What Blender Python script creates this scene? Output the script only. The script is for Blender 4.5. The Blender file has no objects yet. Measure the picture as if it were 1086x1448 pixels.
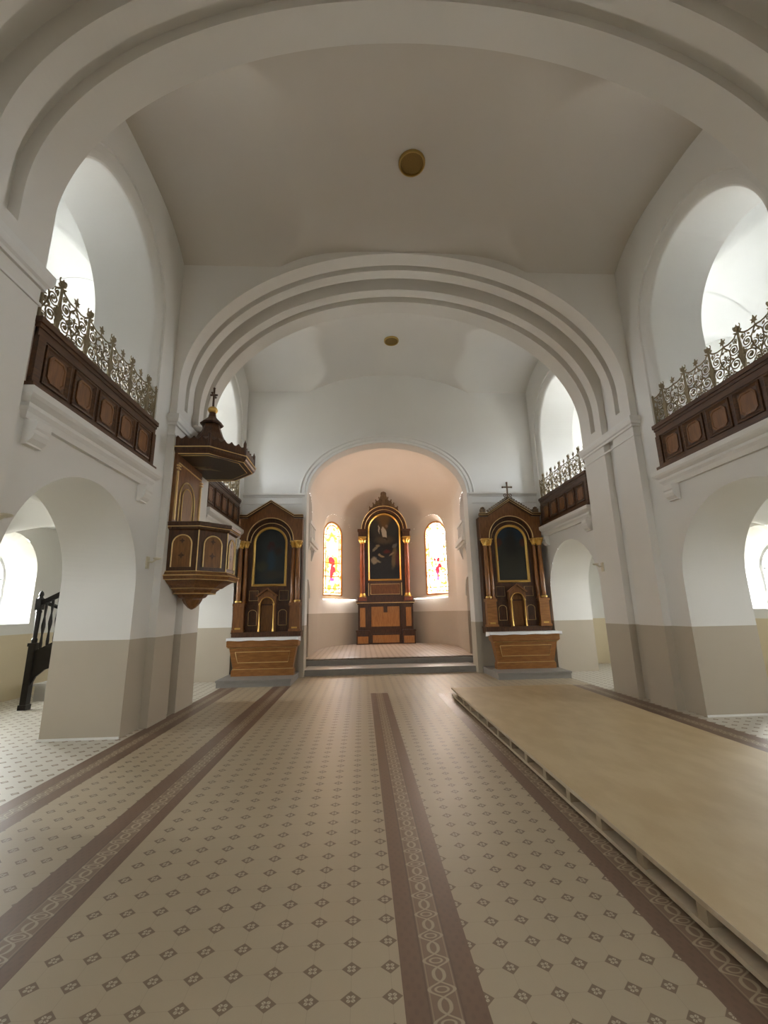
import bpy, math, random
from math import sin, cos, pi, sqrt, radians, atan2
random.seed(4)
sc = bpy.context.scene
COL = sc.collection

# ------------------------------------------------------------------ helpers
class MB:
    def __init__(s): s.v=[]; s.f=[]; s.mi=[]
    def quad(s,a,b,c,d,m=0):
        n=len(s.v); s.v+= [a,b,c,d]; s.f.append((n,n+1,n+2,n+3)); s.mi.append(m)
    def poly(s,pts,m=0):
        n=len(s.v); s.v+=list(pts); s.f.append(tuple(range(n,n+len(pts)))); s.mi.append(m)
    def box(s,x0,x1,y0,y1,z0,z1,m=0):
        n=len(s.v)
        s.v+=[(x0,y0,z0),(x1,y0,z0),(x1,y1,z0),(x0,y1,z0),(x0,y0,z1),(x1,y0,z1),(x1,y1,z1),(x0,y1,z1)]
        for f in ((0,3,2,1),(4,5,6,7),(0,1,5,4),(1,2,6,5),(2,3,7,6),(3,0,4,7)):
            s.f.append(tuple(n+i for i in f)); s.mi.append(m)
    def frustum(s,r0,z0,r1,z1,m=0):
        # r = (x0,x1,y0,y1)
        n=len(s.v)
        for r,z in ((r0,z0),(r1,z1)):
            s.v+=[(r[0],r[2],z),(r[1],r[2],z),(r[1],r[3],z),(r[0],r[3],z)]
        for f in ((0,3,2,1),(4,5,6,7),(0,1,5,4),(1,2,6,5),(2,3,7,6),(3,0,4,7)):
            s.f.append(tuple(n+i for i in f)); s.mi.append(m)
    def rings(s,rings,closed=True,cap=True,m=0):
        n0=len(s.v); k=len(rings[0])
        for r in rings: s.v+=list(r)
        for i in range(len(rings)-1):
            for j in range(k if closed else k-1):
                a=n0+i*k+j; b=n0+i*k+(j+1)%k
                s.f.append((a,b,b+k,a+k)); s.mi.append(m)
        if cap and closed:
            s.f.append(tuple(n0+j for j in reversed(range(k)))); s.mi.append(m)
            e=n0+(len(rings)-1)*k
            s.f.append(tuple(e+j for j in range(k))); s.mi.append(m)
    def lathe(s,prof,cx=0,cy=0,n=16,m=0,ph=0,arc=None):
        # prof list of (z,r)
        rs=[]
        for z,r in prof:
            rs.append([(cx+r*cos(ph+2*pi*i/n),cy+r*sin(ph+2*pi*i/n),z) for i in range(n)])
        s.rings(rs,m=m)
    def octa(s,prof,cx=0,cy=0,m=0):
        k=1/cos(pi/8)
        s.lathe([(z,a*k) for z,a in prof],cx,cy,8,m,ph=pi/8)
    def tube(s,pts,r,n=5,m=0,cap=True):
        rs=[]; L=len(pts)
        for i,p in enumerate(pts):
            a=pts[max(0,i-1)]; b=pts[min(L-1,i+1)]
            t=[b[j]-a[j] for j in range(3)]; l=sqrt(sum(c*c for c in t)) or 1; t=[c/l for c in t]
            up=(0,1,0) if abs(t[1])<.9 else (1,0,0)
            u=(t[1]*up[2]-t[2]*up[1],t[2]*up[0]-t[0]*up[2],t[0]*up[1]-t[1]*up[0]); l=sqrt(sum(c*c for c in u)); u=[c/l for c in u]
            w=(t[1]*u[2]-t[2]*u[1],t[2]*u[0]-t[0]*u[2],t[0]*u[1]-t[1]*u[0])
            rr=r[i] if isinstance(r,(list,tuple)) else r
            rs.append([tuple(p[j]+rr*(cos(2*pi*k/n)*u[j]+sin(2*pi*k/n)*w[j]) for j in range(3)) for k in range(n)])
        s.rings(rs,m=m,cap=cap)
    def sweep(s,path,prof,tf,closed=False,m=0):
        # path [(a,b)], prof closed polygon [(out,up)]; out = left normal of the path
        L=len(path); rs=[]
        for i in range(L):
            if closed: p0=path[i-1]; p2=path[(i+1)%L]
            else: p0=path[max(0,i-1)]; p2=path[min(L-1,i+1)]
            p=path[i]; ns=[]
            for q0,q1 in ((p0,p),(p,p2)):
                dx,dy=q1[0]-q0[0],q1[1]-q0[1]; l=sqrt(dx*dx+dy*dy)
                if l>1e-9: ns.append((-dy/l,dx/l))
            nx=sum(a for a,_ in ns)/len(ns); ny=sum(b for _,b in ns)/len(ns)
            d=nx*nx+ny*ny; nx/=d; ny/=d
            rs.append([tf(p[0]+o*nx,p[1]+o*ny,u) for o,u in prof])
        if closed: rs.append(rs[0])
        s.rings(rs,m=m,cap=not closed)
    def prism(s,pts,tf,d0,d1,m=0):
        # pts 2D outline, tf(a,b,d)
        s.rings([[tf(a,b,d0) for a,b in pts],[tf(a,b,d1) for a,b in pts]],m=m)
    def build(s,name,mat,parent=None,smooth=None,loc=None,kind=None,label=None):
        me=bpy.data.meshes.new(name); me.from_pydata([tuple(map(float,p)) for p in s.v],[],s.f)
        mats=mat if isinstance(mat,(list,tuple)) else [mat]
        for mm in mats: me.materials.append(mm)
        for p,i in zip(me.polygons,s.mi): p.material_index=i
        import bmesh
        bm=bmesh.new(); bm.from_mesh(me)
        bmesh.ops.remove_doubles(bm,verts=bm.verts,dist=1e-5)
        bmesh.ops.recalc_face_normals(bm,faces=bm.faces)
        bm.to_mesh(me); bm.free()
        if smooth:
            for p in me.polygons: p.use_smooth=True
            me.set_sharp_from_angle(angle=radians(smooth))
        o=bpy.data.objects.new(name,me); COL.objects.link(o)
        if parent: o.parent=parent
        if loc: o.location=loc
        if kind: o['kind']=kind
        if label: o['label']=label
        return o

def thing(name,label,cat,loc=(0,0,0),group=None):
    o=bpy.data.objects.new(name,None); o.empty_display_size=.2; COL.objects.link(o); o.location=loc
    o['label']=label; o['category']=cat
    if group: o['group']=group
    return o
def tag(o,label,cat,group=None):
    o['label']=label; o['category']=cat
    if group: o['group']=group
    return o
def dup_tree(o,loc,label,group=None):
    c=o.copy(); COL.objects.link(c); c.location=loc; c['label']=label
    if group: c['group']=group
    for ch in o.children:
        d=ch.copy(); COL.objects.link(d); d.parent=c
        for g in ch.children:
            e=g.copy(); COL.objects.link(e); e.parent=d
    return c
XZ=lambda y0: (lambda a,b,d:(a,y0+d,b))

# ------------------------------------------------------------------ materials
class NT:
    def __init__(s,name):
        s.mat=bpy.data.materials.new(name); s.mat.use_nodes=True; s.t=s.mat.node_tree
        s.b=s.t.nodes['Principled BSDF']; s.out=s.t.nodes['Material Output']
    def n(s,ty,**kw):
        nd=s.t.nodes.new(ty)
        for k,v in kw.items(): setattr(nd,k,v)
        return nd
    def put(s,sock,v):
        if isinstance(v,bpy.types.NodeSocket): s.t.links.new(v,sock)
        else:
            if isinstance(v,(tuple,list)) and len(v)==3 and sock.type=='RGBA': v=(*v,1)
            sock.default_value=v
    def m(s,op,a,b=0.0,c=0.0,clamp=False):
        nd=s.n('ShaderNodeMath',operation=op); nd.use_clamp=clamp
        for i,v in enumerate((a,b,c)): s.put(nd.inputs[i],v)
        return nd.outputs[0]
    def mix(s,f,a,b):
        nd=s.n('ShaderNodeMix',data_type='RGBA')
        s.put(nd.inputs[0],f); s.put(nd.inputs[6],a); s.put(nd.inputs[7],b)
        return nd.outputs[2]
    def smooth(s,v,a,b):
        nd=s.n('ShaderNodeMapRange',interpolation_type='SMOOTHSTEP')
        s.put(nd.inputs[0],v); nd.inputs[1].default_value=a; nd.inputs[2].default_value=b
        return nd.outputs[0]
    def pos(s):
        g=s.n('ShaderNodeNewGeometry'); x=s.n('ShaderNodeSeparateXYZ'); s.t.links.new(g.outputs['Position'],x.inputs[0]); return x.outputs
    def obj(s):
        g=s.n('ShaderNodeTexCoord'); x=s.n('ShaderNodeSeparateXYZ'); s.t.links.new(g.outputs['Object'],x.inputs[0]); return x.outputs
    def noise(s,scale,detail=3,coord=None,vec=None):
        nd=s.n('ShaderNodeTexNoise'); nd.inputs['Scale'].default_value=scale; nd.inputs['Detail'].default_value=detail
        if vec is not None: s.t.links.new(vec,nd.inputs['Vector'])
        return nd.outputs['Fac']
    def fin(s,col,rough=.5,metal=0,spec=.5,bump=None):
        s.put(s.b.inputs['Base Color'],col); s.put(s.b.inputs['Roughness'],rough); s.put(s.b.inputs['Metallic'],metal)
        s.b.inputs['Specular IOR Level'].default_value=spec
        if bump is not None:
            bn=s.n('ShaderNodeBump'); bn.inputs['Strength'].default_value=bump[1]; bn.inputs['Distance'].default_value=.01
            s.t.links.new(bump[0],bn.inputs['Height']); s.t.links.new(bn.outputs[0],s.b.inputs['Normal'])
        return s.mat

def flat(name,col,rough=.5,metal=0,spec=.5,var=.08,scale=6):
    k=NT(name); tc=k.n('ShaderNodeTexCoord'); nz=k.noise(scale,4,vec=tc.outputs['Object'])
    a=tuple(c*(1-var) for c in col); b=tuple(min(1,c*(1+var)) for c in col)
    return k.fin(k.mix(nz,a,b),rough,metal,spec)
WHITE=(.74,.73,.70); BEIGE=(.47,.415,.33)
def plaster(name,col=WHITE,dado=None,dcol=BEIGE):
    k=NT(name); nz=k.noise(1.3,4,vec=k.n('ShaderNodeNewGeometry').outputs['Position'])
    c=k.mix(nz,tuple(v*.97 for v in col),tuple(min(1,v*1.03) for v in col))
    if dado:
        z=k.pos()[2]; f=k.m('LESS_THAN',z,dado); d=k.mix(nz,tuple(v*.95 for v in dcol),tuple(v*1.05 for v in dcol))
        c=k.mix(f,c,d)
    return k.fin(c,.75,spec=.25)
M_WALL=plaster('plaster_white_dado',dado=1.285)
M_APSE=plaster('plaster_apse',col=(.78,.74,.69),dado=1.58,dcol=(.50,.45,.38))
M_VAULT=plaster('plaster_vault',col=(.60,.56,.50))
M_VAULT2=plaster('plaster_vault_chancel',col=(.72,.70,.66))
M_ARCH=plaster('plaster_arch',col=(.74,.72,.68),dado=1.285)
M_TRIM=plaster('plaster_trim',col=(.76,.75,.72))
M_AISLE=plaster('plaster_aisle',col=(.70,.70,.67),dado=1.285,dcol=(.62,.54,.38))

def wood(name,dark,light,rough=.38,axis='Z',sc_=5):
    k=NT(name); tc=k.n('ShaderNodeTexCoord'); mp=k.n('ShaderNodeMapping'); k.t.links.new(tc.outputs['Object'],mp.inputs[0])
    s={'X':(1,7,7),'Y':(7,1,7),'Z':(7,7,1)}[axis]; mp.inputs['Scale'].default_value=s
    nz=k.noise(sc_,6,vec=mp.outputs[0]); f=k.smooth(nz,.3,.7)
    return k.fin(k.mix(f,dark,light),rough,spec=.5)
M_WD=wood('wood_dark_walnut',(.050,.019,.007),(.10,.040,.014),.34)
M_WM=wood('wood_mid_brown',(.14,.053,.014),(.23,.095,.026),.36)
M_WMX=wood('wood_mid_brown_horizontal',(.22,.088,.020),(.34,.145,.038),.36,'X')
M_WP=wood('wood_panel_honey',(.17,.072,.018),(.26,.115,.03),.36)
M_WO=wood('wood_orange_panel',(.40,.17,.045),(.52,.24,.07),.4)
M_WB=wood('wood_balcony',(.055,.022,.007),(.11,.046,.014),.4,'Y')
M_WBP=wood('wood_balcony_panel',(.15,.060,.015),(.22,.092,.024),.4,'Z')
M_RED=wood('wood_red_column',(.20,.052,.022),(.30,.085,.035),.25)
M_COLM=wood('wood_brown_column',(.22,.088,.026),(.33,.14,.042),.2)
M_GOLD=flat('gold_leaf',(.78,.52,.16),.32,1.0,var=.12,scale=30)
M_GOLDL=flat('gold_line',(.86,.64,.30),.4,.45,var=.1,scale=30)
M_BRASS=flat('brass_plate',(.50,.36,.13),.34,1.0,var=.1,scale=20)
M_BRASSD=flat('brass_dark_mesh',(.24,.16,.05),.55,.7,var=.25,scale=60)
M_IRON=flat('iron_bronze_paint',(.24,.19,.11),.45,.4,var=.15,scale=20)
M_BLACK=flat('wood_black',(.012,.010,.009),.35,var=.2)
M_STONE=flat('stone_grey',(.27,.255,.235),.55,var=.12,scale=8)
M_STONEW=flat('stone_light_grey',(.50,.49,.48),.4,var=.08,scale=8)
M_CLOTH=flat('linen_white',(.86,.86,.88),.8,var=.03)
M_CREAM=flat('cream_enamel',(.62,.57,.43),.4,var=.05)
M_WMET=flat('white_metal',(.72,.70,.66),.4,var=.03)
M_CREST=wood('wood_carved_crest',(.10,.065,.035),(.20,.13,.07),.55)
M_FRAMEGREY=flat('window_frame_grey',(.55,.55,.55),.5,var=.03)
M_PLY=flat('plywood_edge',(.60,.50,.36),.6,var=.12,scale=25)
M_JOIST=flat('pine_block',(.45,.36,.24),.6,var=.12,scale=15)

def deckmat():
    k=NT('chipboard_deck'); p=k.n('ShaderNodeNewGeometry').outputs['Position']
    mp=k.n('ShaderNodeMapping'); k.t.links.new(p,mp.inputs[0]); mp.inputs['Scale'].default_value=(1,.45,1); mp.inputs['Rotation'].default_value=(0,0,.5)
    a=k.noise(5,6,vec=mp.outputs[0]); b=k.noise(1.1,3,vec=p); c=k.noise(90,2,vec=p)
    f=k.m('ADD',k.m('MULTIPLY',k.smooth(a,.3,.72),.6),k.m('MULTIPLY',b,.3)); f=k.m('ADD',f,k.m('MULTIPLY',c,.12))
    col=k.mix(f,(.47,.345,.185),(.60,.48,.30))
    return k.fin(col,k.m('ADD',.40,k.m('MULTIPLY',a,.2)),spec=.4)
M_DECK=deckmat()

# floor tiles: octagons with small patterned insets at lattice points
def tilemat(name,x0,px,y0,py,col=(.435,.36,.25)):
    k=NT(name); P=k.pos()
    u=k.m('SUBTRACT',k.m('FRACT',k.m('ADD',k.m('DIVIDE',k.m('SUBTRACT',P[0],x0),px),.5)),.5)
    v=k.m('SUBTRACT',k.m('FRACT',k.m('ADD',k.m('DIVIDE',k.m('SUBTRACT',P[1],y0),py),.5)),.5)
    au=k.m('ABSOLUTE',u); av=k.m('ABSOLUTE',v); d=k.m('ADD',au,av)
    dia=k.m('SUBTRACT',1,k.smooth(d,.245,.262))
    # flower: four petals on the diagonals plus small centre gap
    du=k.m('SUBTRACT',au,.058); dv=k.m('SUBTRACT',av,.058)
    r=k.m('SQRT',k.m('ADD',k.m('MULTIPLY',du,du),k.m('MULTIPLY',dv,dv)))
    pet=k.m('SUBTRACT',1,k.smooth(r,.044,.056))
    pet=k.m('MULTIPLY',pet,k.m('GREATER_THAN',k.m('ABSOLUTE',k.m('SUBTRACT',au,av)),.008))
    gl=k.m('MINIMUM',au,av); grout=k.m('MULTIPLY',k.m('SUBTRACT',1,k.smooth(gl,.004,.010)),.28)
    nz=k.noise(3,4,vec=k.n('ShaderNodeNewGeometry').outputs['Position']); sp=k.noise(160,2,vec=k.n('ShaderNodeNewGeometry').outputs['Position'])
    base=k.mix(nz,tuple(c*.94 for c in col),tuple(c*1.05 for c in col))
    base=k.mix(k.m('MULTIPLY',k.smooth(sp,.62,.75),.25),base,(.33,.27,.19))
    base=k.mix(grout,base,(.22,.17,.11))
    inn=k.mix(pet,(.20,.145,.095),(.48,.42,.31))
    return k.fin(k.mix(dia,base,inn),k.m('ADD',.36,k.m('MULTIPLY',nz,.14)),spec=.5)
M_T_MAIN=tilemat('tiles_main',-.060,.1783,2.261,.1604)
M_T_RIGHT=tilemat('tiles_right',.668,.1615,2.219,.1525)
M_T_OUT=tilemat('tiles_outer',-2.4825,.1672,3.976,.157)
M_T_AISLE=tilemat('tiles_aisle',-3.437,.17,5.686,.16,(.56,.53,.46))
M_T_APSE=tilemat('tiles_apse',-.06,.17,2.2,.16,(.55,.48,.42))
def stripemat(name,x0,x1,i0,i1,per=.16):
    k=NT(name); P=k.pos(); x=P[0]; y=P[1]
    w=(x1-x0); c=(i0+i1)/2; hw=(i1-i0)/2
    t=k.m('DIVIDE',k.m('SUBTRACT',x,c),hw); at=k.m('ABSOLUTE',t)
    inner=k.m('LESS_THAN',at,1.0)
    edge=k.m('SUBTRACT',1,k.smooth(k.m('ABSOLUTE',k.m('SUBTRACT',at,1.02)),.03,.09))
    ph=k.m('MULTIPLY',y,pi/per)
    sn=k.m('SINE',k.m('MULTIPLY',y,2*pi/per))
    lob=k.m('MULTIPLY',sn,k.m('ADD',.60,k.m('MULTIPLY',sn,.24)))
    def strand(sgn,wd,cv):
        return k.m('SUBTRACT',1,k.smooth(k.m('ABSOLUTE',k.m('SUBTRACT',t,k.m('MULTIPLY',cv,sgn))),wd,wd*1.8))
    g=k.m('MAXIMUM',strand(1,.085,lob),strand(-1,.085,lob))
    fy=k.m('MULTIPLY',k.m('SUBTRACT',k.m('FRACT',k.m('DIVIDE',y,per)),.25),per/(.27*hw*2))
    rr=k.m('SQRT',k.m('ADD',k.m('MULTIPLY',t,t),k.m('MULTIPLY',k.m('MULTIPLY',fy,fy),1.0)))
    g=k.m('MAXIMUM',g,k.m('SUBTRACT',1,k.smooth(k.m('ABSOLUTE',k.m('SUBTRACT',rr,.42)),.05,.12)))
    s2=k.m('MULTIPLY',k.m('SINE',k.m('MULTIPLY',y,2*pi/.08)),k.m('SINE',k.m('MULTIPLY',x,2*pi/.05)))
    sideb=k.m('MULTIPLY',k.smooth(s2,.25,.6),.35)
    nz=k.noise(7,4,vec=k.n('ShaderNodeNewGeometry').outputs['Position'])
    brown=k.mix(nz,(.155,.092,.060),(.205,.128,.086))
    side=k.mix(sideb,brown,(.135,.082,.055))
    inn=k.mix(g,(.225,.155,.105),(.42,.34,.235))
    col=k.mix(inner,side,inn); col=k.mix(k.m('MULTIPLY',edge,.8),col,(.13,.08,.055))
    ln=k.m('SUBTRACT',1,k.smooth(k.m('ABSOLUTE',k.m('SUBTRACT',at,.86)),.02,.06)); col=k.mix(k.m('MULTIPLY',ln,.45),col,(.42,.34,.235))
    return k.fin(col,k.m('ADD',.30,k.m('MULTIPLY',nz,.15)),spec=.5)
M_S_C=stripemat('stripe_centre',.165,.508,.268,.401)
M_S_L=stripemat('stripe_left',-2.005,-1.612,-1.856,-1.709)
M_S_R=stripemat('stripe_right',1.471,1.86,1.585,1.735)
M_S_WL=stripemat('stripe_wall_left',-3.19,-2.79,-3.043,-2.927)
M_S_WR=stripemat('stripe_wall_right',4.46,4.88,4.59,4.72)

def emit(name,col,st):
    k=NT(name); k.put(k.b.inputs['Base Color'],(.9,.9,.9)); k.put(k.b.inputs['Emission Color'],col); k.b.inputs['Emission Strength'].default_value=st
    k.b.inputs['Roughness'].default_value=.3
    return k.mat
DAY=(.86,.94,1.0)
SKY=15; S_STL=3.4; S_STR=5.2
def glass(name,tint):
    k=NT(name); tr=k.n('ShaderNodeBsdfTransparent'); tr.inputs[0].default_value=(*tint,1)
    gl=k.n('ShaderNodeBsdfGlossy'); gl.inputs['Roughness'].default_value=.05
    mx=k.n('ShaderNodeMixShader'); mx.inputs[0].default_value=.05
    k.t.links.new(tr.outputs[0],mx.inputs[1]); k.t.links.new(gl.outputs[0],mx.inputs[2]); k.t.links.new(mx.outputs[0],k.out.inputs['Surface'])
    return k.mat
M_PANE_A=glass('window_glass_aisle',(.98,.97,.93)); M_PANE_G=glass('window_glass_gallery',(.93,.96,1.0)); M_PANE_FILL=glass('window_glass_dim_fill',(.07,.07,.065))  # last pane serves the added fill windows, tinted dark to weaken them
def portal(loc,rot,sx,sy):
    l=bpy.data.lights.new('window_daylight','AREA'); l.shape='RECTANGLE'; l.size=sx; l.size_y=sy; l.cycles.is_portal=True
    o=bpy.data.objects.new('window_daylight',l); COL.objects.link(o); o.location=loc; o.rotation_euler=rot

def blobs(k,x,z,base,items):
    col=base
    for cx,cz,rx,rz,c,soft,rot in items:
        dx=k.m('SUBTRACT',x,cx); dz=k.m('SUBTRACT',z,cz)
        cr,sr=cos(rot),sin(rot)
        a=k.m('DIVIDE',k.m('ADD',k.m('MULTIPLY',dx,cr),k.m('MULTIPLY',dz,sr)),rx)
        b=k.m('DIVIDE',k.m('SUBTRACT',k.m('MULTIPLY',dz,cr),k.m('MULTIPLY',dx,sr)),rz)
        r=k.m('SQRT',k.m('ADD',k.m('MULTIPLY',a,a),k.m('MULTIPLY',b,b)))
        f=k.m('SUBTRACT',1,k.smooth(r,1-soft,1+soft))
        col=k.mix(f,col,c)
    return col
def painting(name,base,items,rough=.35):
    k=NT(name); O=k.obj(); tc=k.n('ShaderNodeTexCoord')
    nz=k.noise(9,4,vec=tc.outputs['Object'])
    b=k.mix(nz,tuple(c*.6 for c in base),tuple(c*1.4 for c in base))
    x=k.m('ADD',O[0],k.m('MULTIPLY',k.m('SUBTRACT',nz,.5),.10)); z=k.m('ADD',O[2],k.m('MULTIPLY',k.m('SUBTRACT',k.noise(7,3,vec=tc.outputs['Object']),.5),.12))
    return k.fin(blobs(k,x,z,b,items),rough,spec=.4)

# ------------------------------------------------------------------ layout constants (metres, camera stands at x=0 y=0)
XC=.88; HW=4.04; XL=-3.28; XR=5.05
ARCHES=[(2.12,3.86),(7.06,8.80)]
Y2=11.85
BAYC={'L':[.37,5.29,10.22],'R':[.45,5.37,10.26]}
TH=1.06
def contour(off):
    # transverse arch path from left floor over to right floor, grown outwards by off
    pts=[(XC-HW-off,0),(XC-HW-off,5.2),(XC-HW-off,5.54)]
    N=150
    for i in range(1,N):
        a=pi-pi*i/N; pts.append((XC+(HW+off)*cos(a),5.54+(2.85+off)*sin(a)))
    pts+=[(XC+HW+off,5.54),(XC+HW+off,5.2),(XC+HW+off,0)]
    return pts
def smax(a,b,k):
    h=max(k-abs(a-b),0)/k; return max(a,b)+h*h*k*.25
def vz(x,y,ym,h,A0):
    t=min(1,abs(y-ym)/h); o=x-XC; q=1-t*t
    A=8.02+(A0-8.02)*(1-abs(o/2.385)**(4 if A0<8.5 else 2.3))+.22*q*q
    B=8.02+.43*(1-t**3)
    return smax(A,B,.003+.09*max(0,q-.5))
BAYS=[(-2.4,2.12,8.42),(3.86,7.06,8.42),(8.80,Y2,8.58)]

# ------------------------------------------------------------------ generic wall made of columns with openings
def arch_z(c,r,zc,b):
    return lambda u: zc+b*sqrt(max(0,1-((u-c)/r)**2))
def arch_us(c,r,n=56): return [c-r*cos(pi*i/n) for i in range(n+1)]
def colwall(mb,us,z0,ztop,ops,tf,m=0):
    us=sorted(set(round(u,5) for u in us)); 
    zt=ztop if callable(ztop) else (lambda u:ztop)
    for a,b in zip(us,us[1:]):
        if b-a<1e-4: continue
        mid=(a+b)/2; cur=[(z0,z0)]; segs=[]
        lo=(z0,z0)
        cov=sorted([o for o in ops if o[0]<mid<o[1]],key=lambda o:o[2])
        for o in cov:
            if o[2]-lo[0]>1e-4 or o[2]-lo[1]>1e-4: segs.append((lo,(o[2],o[2])))
            lo=(o[3](a),o[3](b))
        segs.append((lo,(zt(a),zt(b))))
        for (l0,l1),(h0,h1) in segs: mb.quad(tf(a,l0),tf(b,l1),tf(b,h1),tf(a,h0),m)
def arch_outline(c,r,z0,zc,b,n=56):
    return [(c-r,z0)]+[(u,zc+b*sqrt(max(0,1-((u-c)/r)**2))) for u in arch_us(c,r,n)]+[(c+r,z0)]
def loft(mb,A,B,m=0,closed=False): mb.rings([A,B],closed=closed,cap=False,m=m)

# ================================================================== SETTING
# floor
fl=MB(); fm=[M_T_MAIN,M_T_RIGHT,M_T_OUT,M_T_AISLE,M_S_C,M_S_L,M_S_R,M_S_WL,M_S_WR]
def fr(x0,x1,y0,y1,m): fl.quad((x0,y0,0),(x1,y0,0),(x1,y1,0),(x0,y1,0),m)
Y0=-2.4; YE=12.06
fr(-7.6,-3.19,Y0,13.2,3); fr(-3.19,-2.79,Y0,10.6,7); fr(-2.79,-2.005,Y0,10.6,2); fr(-2.005,-1.612,Y0,10.6,5)
fr(-3.19,-1.612,10.6,YE,2)
fr(-1.612,.165,Y0,YE,0); fr(.165,.508,Y0,9.35,4); fr(.165,.508,9.35,YE,0)
fr(.508,1.471,Y0,YE,1); fr(1.471,1.86,Y0,9.1,6); fr(1.471,1.86,9.1,YE,1); fr(1.86,4.46,Y0,YE,1); fr(4.46,4.88,Y0,9.6,8); fr(4.46,4.88,9.6,YE,1)
fr(4.88,9.4,Y0,13.2,3)
fl.build('floor',fm,kind='structure')

# vaults of the three bays
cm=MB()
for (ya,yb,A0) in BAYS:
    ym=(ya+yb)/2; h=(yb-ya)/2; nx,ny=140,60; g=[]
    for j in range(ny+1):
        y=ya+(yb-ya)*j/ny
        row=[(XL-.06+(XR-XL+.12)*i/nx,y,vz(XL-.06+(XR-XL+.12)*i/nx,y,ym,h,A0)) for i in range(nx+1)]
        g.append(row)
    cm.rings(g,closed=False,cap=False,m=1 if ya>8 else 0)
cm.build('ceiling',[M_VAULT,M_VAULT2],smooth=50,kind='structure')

# transverse arches: grooved soffit, front and back spandrels
def transverse(idx,ya,yb,name):
    mb=MB()
    base=[(0,0),(.293,0),(.293,.15),(.423,.15),(.423,0),(.643,0),(.643,.30),(.965,.30),(.965,0),(1.186,0),(1.186,.15),(1.352,.15),(1.352,0),(yb-ya,0)]
    flatp=[(y,(d if d>.2 else 0)) for y,d in base]
    rs=[]
    C={d:contour(d) for d in (0,.15,.30)}
    L=len(C[0])
    lo=[i for i in range(L) if C[0][i][1]<=5.2+1e-6]; half=L//2
    def ring(i,prof): return [(C[d][i][0],ya+y,C[d][i][1]) for y,d in prof]
    left=[i for i in lo if i<half]; right=[i for i in lo if i>half]
    mb.rings([ring(i,flatp) for i in left],closed=False,cap=False)
    mb.rings([ring(i,flatp) for i in right],closed=False,cap=False)
    up=[i for i in range(L) if C[0][i][1]>=5.2-1e-6]
    mb.rings([ring(i,base) for i in up],closed=False,cap=False)
    for i in (left[-1],right[0]):          # sills that close the two shallow grooves
        for k in (1,9):
            a,b=base[k],base[k+3]
            mb.quad((C[0][i][0],ya+a[0],5.2),(C[.15][i][0],ya+a[0],5.2),(C[.15][i][0],ya+b[0],5.2),(C[0][i][0],ya+b[0],5.2))
    # spandrel walls
    zf=lambda x: 5.54+2.85*sqrt(max(0,1-((x-XC)/HW)**2))
    us=[XC+HW*cos(pi-pi*i/150) for i in range(151)]+[XL-.05,XR+.05]+[XL+.05*i for i in range(3)]
    top=8.75
    for y in (ya,yb):
        colwall(mb,us,0,top,[(XC-HW,XC+HW,0,zf)],lambda u,z:(u,y,z))
    return mb.build(name,M_ARCH,kind='structure')
transverse(0,2.12,3.86,'trim_1'); transverse(1,7.06,8.80,'trim_2')

# impost mouldings round the piers
IMP=[(0,4.78),(.03,4.78),(.03,4.82),(.055,4.84),(.075,4.90),(.075,4.97),(0,4.99)]
NECK=[(0,4.60),(.018,4.60),(.018,4.63),(0,4.63)]
def imposts(ya,yb,name):
    mb=MB(); 
    for prof in (IMP,NECK):
        L=[(XL+.0,ya),(XC-HW,ya),(XC-HW,yb),(XL,yb)]; R=[(XR,yb),(XC+HW,yb),(XC+HW,ya),(XR,ya)]
        # outward normal must point to the nave: flip sign of the offset
        mb.sweep(L,[(-o,u) for o,u in prof] if False else [(-o,u) for o,u in prof],lambda a,b,u:(a,b,u))
        mb.sweep(R,[(-o,u) for o,u in prof],lambda a,b,u:(a,b,u))
    return mb.build(name,M_TRIM,kind='structure')
imposts(2.12,3.86,'trim_3'); imposts(7.06,8.80,'trim_4')

# arcade walls with aisle arch and balcony opening in each bay
def arcade(side,name):
    x=XL if side=='L' else XR; sg=-1 if side=='L' else 1
    mb=MB(); xo=x+sg*TH
    ops_f=[];ops_b=[]; us=[]
    for c in BAYC[side]:
        ops_f.append((c-1.25,c+1.25,0,arch_z(c,1.25,1.98,1.25)))
        ops_b.append((c-1.27,c+1.27,0,arch_z(c,1.27,2.05,1.27)))
        ops_f.append((c-1.31,c+1.31,3.7,arch_z(c,1.31,6.39,1.41)))
        ops_b.append((c-1.14,c+1.14,3.7,arch_z(c,1.14,6.32,1.28)))
        us+=arch_us(c,1.25)+arch_us(c,1.27)+arch_us(c,1.31)+arch_us(c,1.14)
        # lower tunnel
        A=arch_outline(c,1.25,0,1.98,1.25); B=arch_outline(c,1.27,0,2.05,1.27)
        loft(mb,[(x,a,b) for a,b in A],[(xo,a,b) for a,b in B])
        # upper opening: hollow moulding, then straight reveal
        seq=[(0,1.31,6.39,1.41)]+[(.035+.10*(1-cos(q*pi/12)),1.305-.165*sin(q*pi/12),6.39-.07*sin(q*pi/12),1.405-.125*sin(q*pi/12)) for q in range(7)]+[(TH,1.14,6.32,1.28)]
        rg=[[(x+sg*d,a,b) for a,b in arch_outline(c,r,3.7,zc,b2)] for d,r,zc,b2 in seq]
        mb.rings(rg,closed=False,cap=False)
        mb.quad((x,c-1.3,3.7),(x,c+1.3,3.7),(xo,c+1.3,3.7),(xo,c-1.3,3.7))
    us+=[Y0,Y2]+[Y0+(Y2-Y0)*i/40 for i in range(41)]
    top=8.75
    colwall(mb,us,0,top,ops_f,lambda u,z:(x,u,z))
    colwall(mb,us+[12.4,13.05],0,8.75,ops_b,lambda u,z:(xo,u,z))
    return mb.build(name,M_WALL,kind='structure')
arcade('L','wall_left'); arcade('R','wall_right')

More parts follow.
